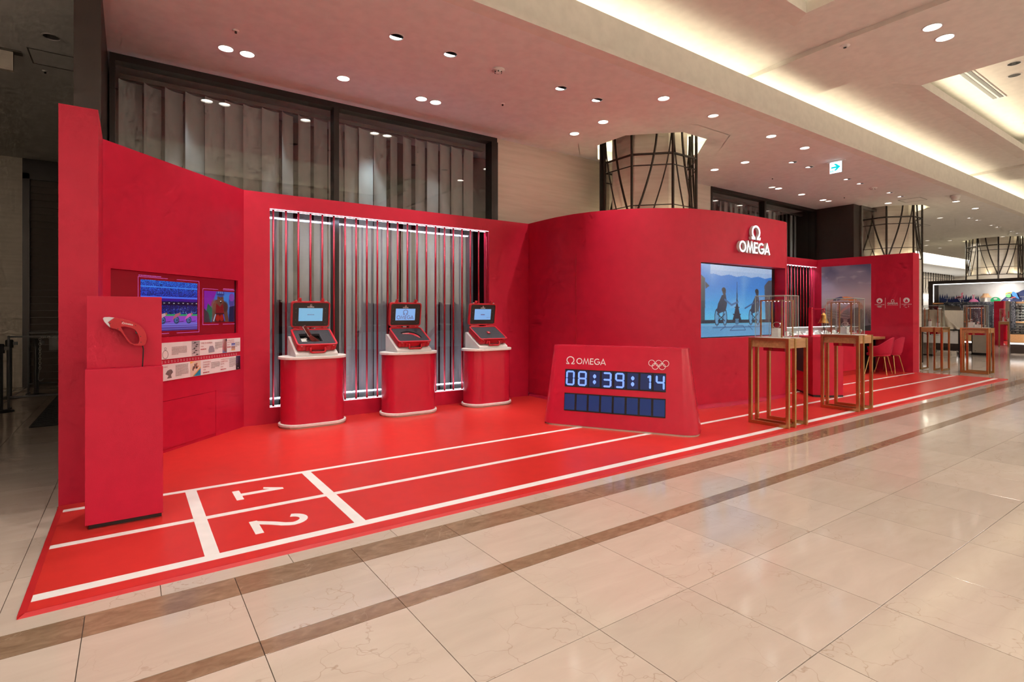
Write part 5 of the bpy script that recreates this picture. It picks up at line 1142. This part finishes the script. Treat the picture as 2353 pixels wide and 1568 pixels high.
for i, zz in enumerate((1.577, 1.49, 1.389, 1.29, 1.2, 1.104, .892, .794, .711)):
    row = box('glasses_rail', M_WHITE, .28, .60, YR, 5.35, zz-.035, zz-.025, cb)
    for j in range(4):
        t = thing('sunglasses', 'dark sunglasses in the cabinet, %s row from the top, %s from the mirror' % (ORD[i], ORD[j]), 'sunglasses', (24.55, 5.12-.19*j, zz-.022), 0, 'sunglasses on the cabinet rails')
        if i == 0 and j == 0:
            for sy in (-1, 1):
                b = MB(); b.M = frame_m((0, sy*.036, .022), (0, -1, 0), (0, 0, 1)); b.prism(rrect(-.028, .028, -.020, .020, .014, 3), 0, .004); b.build('lens', M_BLACK, t); MB().tube([(0, sy*.066, .034), (.12, sy*.066, .036)], .003, 5).build('temple', M_ROD, t)
            MB().tube([(0, -.012, .026), (0, .012, .026)], .003, 5).build('bridge', M_ROD, t); g0 = t
        else:
            for ch in g0.children: c = ch.copy(); COL.objects.link(c); c.parent = t
# things on the shelf
MC = lambda x: frame_m((x, 0, 0), (0, -1, 0), (0, 0, 1))       # x_local = -Y, y_local = Z
def card(name, label, cat, pts, x, m, th=.012, hls=()):
    b = MB(); b.M = MC(x); plate(b, [(-p[0], p[1]) for p in pts], [[(-q[0], q[1]) for q in h] for h in hls], 0, th); o = b.build(name, m); tag(o, label, cat); return o
zs = 1.735
gr = [(7.22, zs)]; rnd = random.Random(3)
for k in range(17):
    y = 7.22-.068*k; hh = .30 if k < 4 else (.16+.10*rnd.random()); gr += [(y, zs+hh*.62), (y-.020-.02*rnd.random(), zs+hh+.05*rnd.random()), (y-.05, zs+hh*.55)]
gr += [(6.05, zs)]
card('grass_cutout', 'navy cut-out of grass blades on the lit cabinet shelf', 'cutout', gr, 24.80, M_BLUE)
hl = [(5.55, zs), (5.45, zs+.10), (5.36, zs+.20), (5.22, zs+.28), (5.08, zs+.31), (4.98, zs+.38), (4.88, zs+.42), (4.75, zs+.40), (4.5, zs+.3), (4.4, zs)]
card('hill_cutout', 'navy cut-out of a rounded hill on the lit cabinet shelf', 'cutout', hl, 24.80, M_BLUE)
PINK = mat('pink_card', (.62, .16, .24), .6); PINKB = mat('bright_pink_straw', (.72, .20, .42), .8, bump=(200, .4))
fm = thing('flamingo_cutout', 'pink wooden flamingo figure standing on the cabinet shelf', 'figure', (24.70, 6.62, zs))
def loc_card(par, name, pts, m, x0=0, th=.012):
    b = MB(); b.M = frame_m((x0, 0, 0), (0, -1, 0), (0, 0, 1)); plate(b, pts, [], 0, th); return b.build(name, m, par)
loc_card(fm, 'body', [(-.10, .17), (-.04, .215), (.02, .23), (.065, .225), (.075, .26), (.06, .30), (.07, .345), (.10, .36), (.135, .345), (.13, .32), (.105, .315), (.10, .29), (.115, .24), (.105, .18), (.06, .145), (0, .15), (-.06, .15), (-.13, .14)], PINK)
loc_card(fm, 'wing', [(-.09, .165), (-.02, .20), (.04, .205), (.06, .18), (.0, .16), (-.05, .155)], M_BLACK, -.003); loc_card(fm, 'beak', [(.128, .35), (.15, .325), (.135, .295), (.122, .315)], M_WHITE, -.002)
b = MB(); b.tube([(0, -.02, .15), (0, -.05, .07), (0, -.03, 0)], .008, 6); b.tube([(0, .02, .15), (0, .0, .09), (0, -.05, .03), (0, -.04, 0)], .007, 6); b.tube([(0, -.06, .004), (0, .02, .004)], .012, 6); b.build('legs', M_WHITE, fm)
pb = thing('pink_bag', 'pink straw drawstring bag on the cabinet shelf', 'bag', (24.66, 6.20, zs)); b = MB(); b.lathe([(.0, 0), (.125, 0), (.135, .03), (.10, .085), (.055, .115), (.03, .13)], 18); b.build('pouch', PINKB, pb, smooth=True); b = MB(); b.tube([(0, 0, .12), (0, .01, .22), (0, .03, .28)], [.022, .014, .010], 8); b.tube([(0, 0, .20), (0, -.025, .28)], .008, 6); b.build('tied_neck', PINK, pb)
hh = thing('straw_hat', 'straw sun hat on a white mannequin head on the cabinet shelf', 'hat', (24.66, 5.87, zs)); MB().lathe([(.155, .165), (.150, .175), (.095, .235), (.075, .30), (.068, .305), (0, .308)], 26).build('hat', mat('straw', (.55, .33, .18), .9, col2=(.42, .24, .12), nscale=(60, 60, 60)), hh, smooth=True); MB().lathe([(0, 0), (.085, 0), (.08, .012), (.045, .05), (.038, .11), (.05, .15), (.065, .19), (.06, .235), (0, .25)], 20).build('mannequin', M_WHITE, hh, smooth=True)
gb = thing('green_bag', 'small green handbag with a round handle on the cabinet shelf', 'bag', (24.68, 5.62, zs)); b = MB(); b.M = frame_m((0, 0, 0), (0, -1, 0), (0, 0, 1)); plate(b, arc(0, .06, .125, .115, 200, -20, 16)+arc(0, .03, .11, .03, 0, -180, 8), [arc(0, .115, .06, .035, 0, 360, 12)[:-1]], -.03, .03); b.build('body', mat('green_fur', (.01, .28, .10), .95, bump=(160, .8)), gb, bevel=.01)
tc = thing('bird_cutout', 'colourful tropical bird figure above the navy hill cut-out', 'figure', (24.74, 5.22, zs+.10))
loc_card(tc, 'body', [(-.02, .24), (.06, .25), (.13, .19), (.16, .09), (.21, .01), (.18, -.005), (.10, .06), (.03, .11)], mat('blue_card', (.03, .20, .55), .6)); loc_card(tc, 'bill', [(-.16, .15), (-.13, .215), (-.06, .24), (.02, .235), (.0, .19), (-.09, .185), (-.13, .165)], mat('yellow_card', (.80, .55, .05), .6), -.004); loc_card(tc, 'bill_mark', [(-.14, .17), (-.09, .20), (-.01, .21), (-.01, .185), (-.09, .18)], M_BLACK, -.006); loc_card(tc, 'leaf', [(-.15, .12), (-.11, .16), (-.02, .155), (-.0, .10), (-.06, .05), (-.12, .07)], mat('leaf_card', (.10, .45, .12), .6), -.008); loc_card(tc, 'branch', [(-.02, .055), (.10, .075), (.11, .05), (.02, .03)], mat('red_card', (.6, .08, .06), .6), -.008)
def eyestand(y, h, label):
    t = thing('glasses_stand', label, 'stand', (24.58, y, zs), 0, 'eyewear stands'); MB().tube([(0, 0, 0), (0, 0, h)], .006, 6).build('stem', M_STEEL, t); box('foot', M_STEEL, -.02, .02, -.02, .02, 0, .05, t); box('tray', M_WHITE, -.03, .03, -.075, .075, h, h+.008, t); b = MB(); b.M = frame_m((-.02, 0, h+.03), (0, -1, 0), (0, 0, 1)); b.stroke(circ(-.032, 0, .022, 10), .006, 0, .004, True); b.stroke(circ(.032, 0, .022, 10), .006, 0, .004, True); b.build('spectacles', M_ROD, t)
eyestand(6.93, .155, 'eyewear stand before the navy grass cut-out'); eyestand(6.47, .11, 'eyewear stand beside the flamingo figure'); eyestand(5.24, .10, 'eyewear stand below the tropical bird figure'); eyestand(4.90, .16, 'tall eyewear stand before the navy hill cut-out')
DOT = bpy.data.materials.new('dotted_cloth'); DOT.use_nodes = True; nt = DOT.node_tree; pr_ = nt.nodes['Principled BSDF']; pr_.inputs['Roughness'].default_value = .9
tcn = nt.nodes.new('ShaderNodeTexCoord'); vo = nt.nodes.new('ShaderNodeTexVoronoi'); vo.inputs['Scale'].default_value = 26; vo.inputs['Randomness'].default_value = .25; nt.links.new(tcn.outputs['Object'], vo.inputs['Vector']); cr = nt.nodes.new('ShaderNodeValToRGB'); cr.color_ramp.elements[0].position = .22; cr.color_ramp.elements[0].color = (.35, .33, .33, 1); cr.color_ramp.elements[1].position = .30; cr.color_ramp.elements[1].color = (.018, .018, .026, 1); nt.links.new(vo.outputs['Distance'], cr.inputs[0]); nt.links.new(cr.outputs[0], pr_.inputs['Base Color'])
def drape(name, label, cat, x, edge, m, amp=.03, ny=60, nz=14):
    """hanging cloth: edge(y)-> (z_top, z_bottom); folds in x"""
    b = MB(); ys = np.linspace(edge[0][0], edge[-1][0], ny); zt_ = np.interp(-ys, [-e[0] for e in edge], [e[1] for e in edge]); zl_ = np.interp(-ys, [-e[0] for e in edge], [e[2] for e in edge]); vs = []
    for i, y in enumerate(ys):
        for j in range(nz):
            f = j/(nz-1); vs.append((x-amp*f*(1+math.sin(y*26+3*f))-.004*math.sin(y*60), y, zt_[i]+(zl_[i]-zt_[i])*f))
    b.add(vs, [(i*nz+j, (i+1)*nz+j, (i+1)*nz+j+1, i*nz+j+1) for i in range(ny-1) for j in range(nz-1)]); o = b.build(name, m, smooth=True); md = o.modifiers.new('thick', 'SOLIDIFY'); md.thickness = .006; tag(o, label, cat); return o
drape('dotted_cloth', 'black polka dot cloth hung across the cabinet below the shelf', 'cloth', 24.31, [(6.95, 1.745, 1.64), (6.5, 1.745, 1.60), (6.35, 1.745, 1.30), (6.1, 1.745, .98), (5.9, 1.745, .80), (5.14, 1.745, .74)], DOT)
drape('dotted_cloth', 'narrow strip of polka dot cloth beside the sunglasses', 'cloth', 24.29, [(5.13, 1.75, .78), (5.02, 1.75, .80)], DOT, .01, 8)
# table under a dust sheet
tb = thing('counter_table', 'black framed table with white fronts carrying shop lettering', 'table', (20.7, 0, 0))
for (x, y) in ((0, 5.53), (0, 7.4), (2.1, 5.75), (2.1, 7.5)): box('leg', M_BLACK, x-.03, x+.03, y-.03, y+.03, 0, .82, tb)
box('table_top', M_BLACK, -.05, 2.2, 5.48, 7.9, .82, .855, tb); box('white_front', M_PRINT, -.02, .0, 5.55, 7.9, .42, .815, tb)
b = MB(); b.M = frame_m((-.021, 7.0, 0), (0, -1, 0), (0, 0, 1)); add_text(b, 'CHANEL', .0, .665, .115, .001, .95); b.build('shop_lettering', M_BLACK, tb)
sh_ = drape('dust_sheet', 'white dust sheet thrown over the goods on the black framed table', 'cloth', 20.75, [(7.9, 1.46, .84), (6.15, 1.46, .84), (5.95, 1.40, .84), (5.80, 1.12, .82), (5.62, .95, .78), (5.55, .88, .70)], M_CLOTH, .05)
box('goods', M_CLOTH, 20.85, 22.6, 5.95, 7.9, .86, 1.44).name = 'covered_goods'; tag(COL.objects['covered_goods'], 'block of covered goods standing on the black framed table', 'goods')
wb = thing('white_cabinet', 'plain white storage box standing by the mirror', 'cabinet', (22.5, 0, 0)); box('body', M_CARD, 0, .5, 5.22, 5.69, .07, .73, wb, .004); box('kick', M_BLACK, .02, .5, 5.24, 5.67, 0, .07, wb); box('label', M_BLACK, -.003, 0, 5.6, 5.63, .12, .135, wb)
pl = thing('paper_stack', 'bundle of white boards lying on the floor under the black framed table', 'stack', (20.75, 5.95, 0))
for k in range(4): box('board', M_CARD, -.18+.01*(k % 2), .3, -.25, .17-.02*k, .045*k, .045*k+.04, pl)
lb = thing('long_board', 'long white board standing under the black framed table', 'board', (21.25, 0, 0)); box('panel', M_CARD, 0, .04, 6.36, 8.2, .02, .42, lb); box('foot_rail', M_BLACK, -.01, .05, 6.36, 8.2, 0, .02, lb)
mr = thing('floor_mirror', 'tall frameless mirror reflecting the red stand, beside the sunglasses', 'mirror', (22.38, 5.13, 0), math.radians(7)); box('mirror_plate', M_MIRROR, 0, .012, -.35, .0, .0, 1.73, mr); box('mirror_edge', M_GREYF, -.001, .014, -.36, -.35, 0, 1.735, mr); box('backing', M_GREYF, .012, .25, -.35, .0, .0, 1.72, mr)
ch = thing('folding_trolley', 'black folded trolley leaning at the end of the red wall', 'trolley', (18.35, 5.80, 0)); MB().tube([(0, 0, .02), (.05, .05, .22), (.02, .12, .42)], .018, 6).build('frame', M_BLACK, ch); MB().tube([(-.02, .06, 0.02), (.1, .02, .02)], .018, 6).build('wheel_bar', M_BLACK, ch)
# far screen wall with bent rods, light shelf and shop behind
fw = thing('rod_screen', 'far stone wall panel with a dark bent-rod screen', 'screen', (0, 13.9, 0)); box('panel', M_STONEW, 38, 50.5, 0, .1, 2.75, ZC, fw)
for k in range(26): MB().tube([(38.3+.46*k, -.12, 2.75), (38.3+.46*k, -.12, ZC)], .02, 5).build('rod', M_ROD, fw)
for k in range(24):
    x = 38.4+.5*k; MB().tube([(x, -.12, 2.75), (x+.25, -.12, 3.2), (x+.35, -.12, ZC)], .012, 5).build('bent_rod', M_ROD, fw)
for zz in (2.78, 3.95, 3.75): MB().tube([(38, -.12, zz), (50.5, -.12, zz)], .014, 5).build('hoop', M_ROD, fw)
ls = thing('shop_shelf', 'bright lit shelf front of the far shop below the bent-rod screen', 'shelf', (0, 13.4, 0)); box('light_box', M_LEDS, 36, 51, 0, .4, 2.35, 2.62, ls); box('shelf_back', M_WHITE, 36, 51, .36, .4, 0, 2.35, ls); box('shelf', M_WHITE, 36, 51, 0, .36, 1.5, 1.6, ls); box('clothes_rail', M_BLACKM, 38, 46, .05, .3, .4, 1.45, ls)
# dark area on the left
ds = thing('roller_shutter', 'closed dark roller shutter in the unlit area', 'shutter', (-1.62, 13.0, 0))
box('guide', M_FRAME, 0, .10, -.02, .12, 0, 3.9, ds); box('shutter_box', M_FRAME, 0, 3.2, -.02, .12, 3.8, ZC, ds); sl = None
for k in range(30):
    if sl is None: sl = MB().box(.10, 3.2, .03, .06, 0, .124).build('slat', mat('shutter_slat', (.10, .08, .065), .85), ds, bevel=.004)
    else: o = sl.copy(); COL.objects.link(o); o.parent = ds; sl = o
    sl.location = (0, 0, .127*k)
def stanchion(x, y, label):
    t = thing('queue_post', label, 'post', (x, y, 0), 0, 'black queue posts'); MB().lathe([(0, 0), (.15, 0), (.147, .014), (.05, .03), (.035, .035)], 24).build('base', M_BLACK, t, smooth=True); MB().tube([(0, 0, .03), (0, 0, .82)], .034, 14).build('pole', M_BLACK, t); MB().lathe([(0, .80), (.05, .80), (.05, .91), (.04, .925), (0, .93)], 18).build('belt_head', M_BLACKM, t); box('belt_clip', M_BLACK, .04, .10, -.02, .02, .84, .89, t); return t
stanchion(-1.46, 9.86, 'black queue post nearest, at the frame edge in the dark area'); stanchion(-1.58, 11.42, 'black queue post behind the near barrier frame, left of its neighbour'); stanchion(-1.27, 11.55, 'black queue post with a pale band beside the far barrier frame')
def barrier(x, y, w_, h, label):
    t = thing('queue_barrier', label, 'barrier', (x, y, 0), 0, 'black barrier frames'); 
    for (a, c) in (((0, 0, 0), (0, 0, h)), ((w_, 0, 0), (w_, 0, h))): MB().tube([a, c], .017, 4).build('upright', M_BLACK, t)
    for zz in (h-.017, .17): MB().tube([(0, 0, zz), (w_, 0, zz)], .017, 4).build('rail', M_BLACK, t)
    for xx in (0, w_): box('foot', M_BLACK, xx-.02, xx+.02, -.10, .10, 0, .02, t)
    return t
barrier(-1.40, 10.07, 1.3, 1.03, 'nearer black barrier frame in the dark area'); barrier(-1.40, 11.80, 1.3, 1.035, 'farther black barrier frame carrying a pale board')
t = thing('barrier_board', 'pale blank board hung on the farther barrier frame', 'sign', (-1.13, 11.76, .72)); box('board', M_GREYPL, 0, .9, 0, .02, 0, .25, t); box('hook', M_BLACK, .1, .14, -.003, .03, .25, .3, t); box('hook', M_BLACK, .7, .74, -.003, .03, .25, .3, t)
cn = thing('chain', 'grey plastic chain hanging from the nearer barrier frame', 'chain', (-1.065, 10.05, 1.0))
lk = MB().tube([(.011*math.cos(a*PI/6), 0, .019*math.sin(a*PI/6)) for a in range(12)], .0035, 5, True)
me = None
for k in range(13):
    if me is None: o = lk.build('link', mat('pale_chain', (.5, .48, .45), .5), cn, smooth=True); me = o.data
    else: o = bpy.data.objects.new('link', me); COL.objects.link(o); o.parent = cn
    o.location = (0, 0, -.03-.034*k); o.rotation_euler = (0, 0, PI/2*(k % 2))
for k in range(12):
    o = bpy.data.objects.new('link', me); COL.objects.link(o); o.parent = cn; o.location = (.03+.034*k, 0, .0); o.rotation_euler = (PI/2*(k % 2), PI/2, 0)
MB().tube([(0, 0, -.46), (-.012, 0, -.52), (-.018, 0, -.60), (0, 0, -.625), (.03, 0, -.61), (.036, 0, -.59)], .005, 6).build('hook', M_GREYPL, cn, smooth=True)
ml = thing('door_mat', 'dark ribbed entrance mat on the floor of the unlit area', 'mat', (-.98, 8.3, 0)); box('mat', M_BLACKM, 0, 1.3, 0, 2.87, 0, .012, ml)
rb = MB()
for k in range(36): rb.box(.02, 1.28, .02+.079*k, .06+.079*k, .012, .016)
o = rb.build('ribs', M_BLACK, ml); o['kind'] = 'stuff'
for k in range(4): 
    o = box('floor_groove', M_FRAME, -1.9+.11*k, -1.885+.11*k, 9.0, 12.9, .0005, .003); o.name = 'guide_strip'; tag(o, 'thin dark guide strip on the dark floor, %s from the frame edge' % ORD[k], 'strip', 'guide strips')
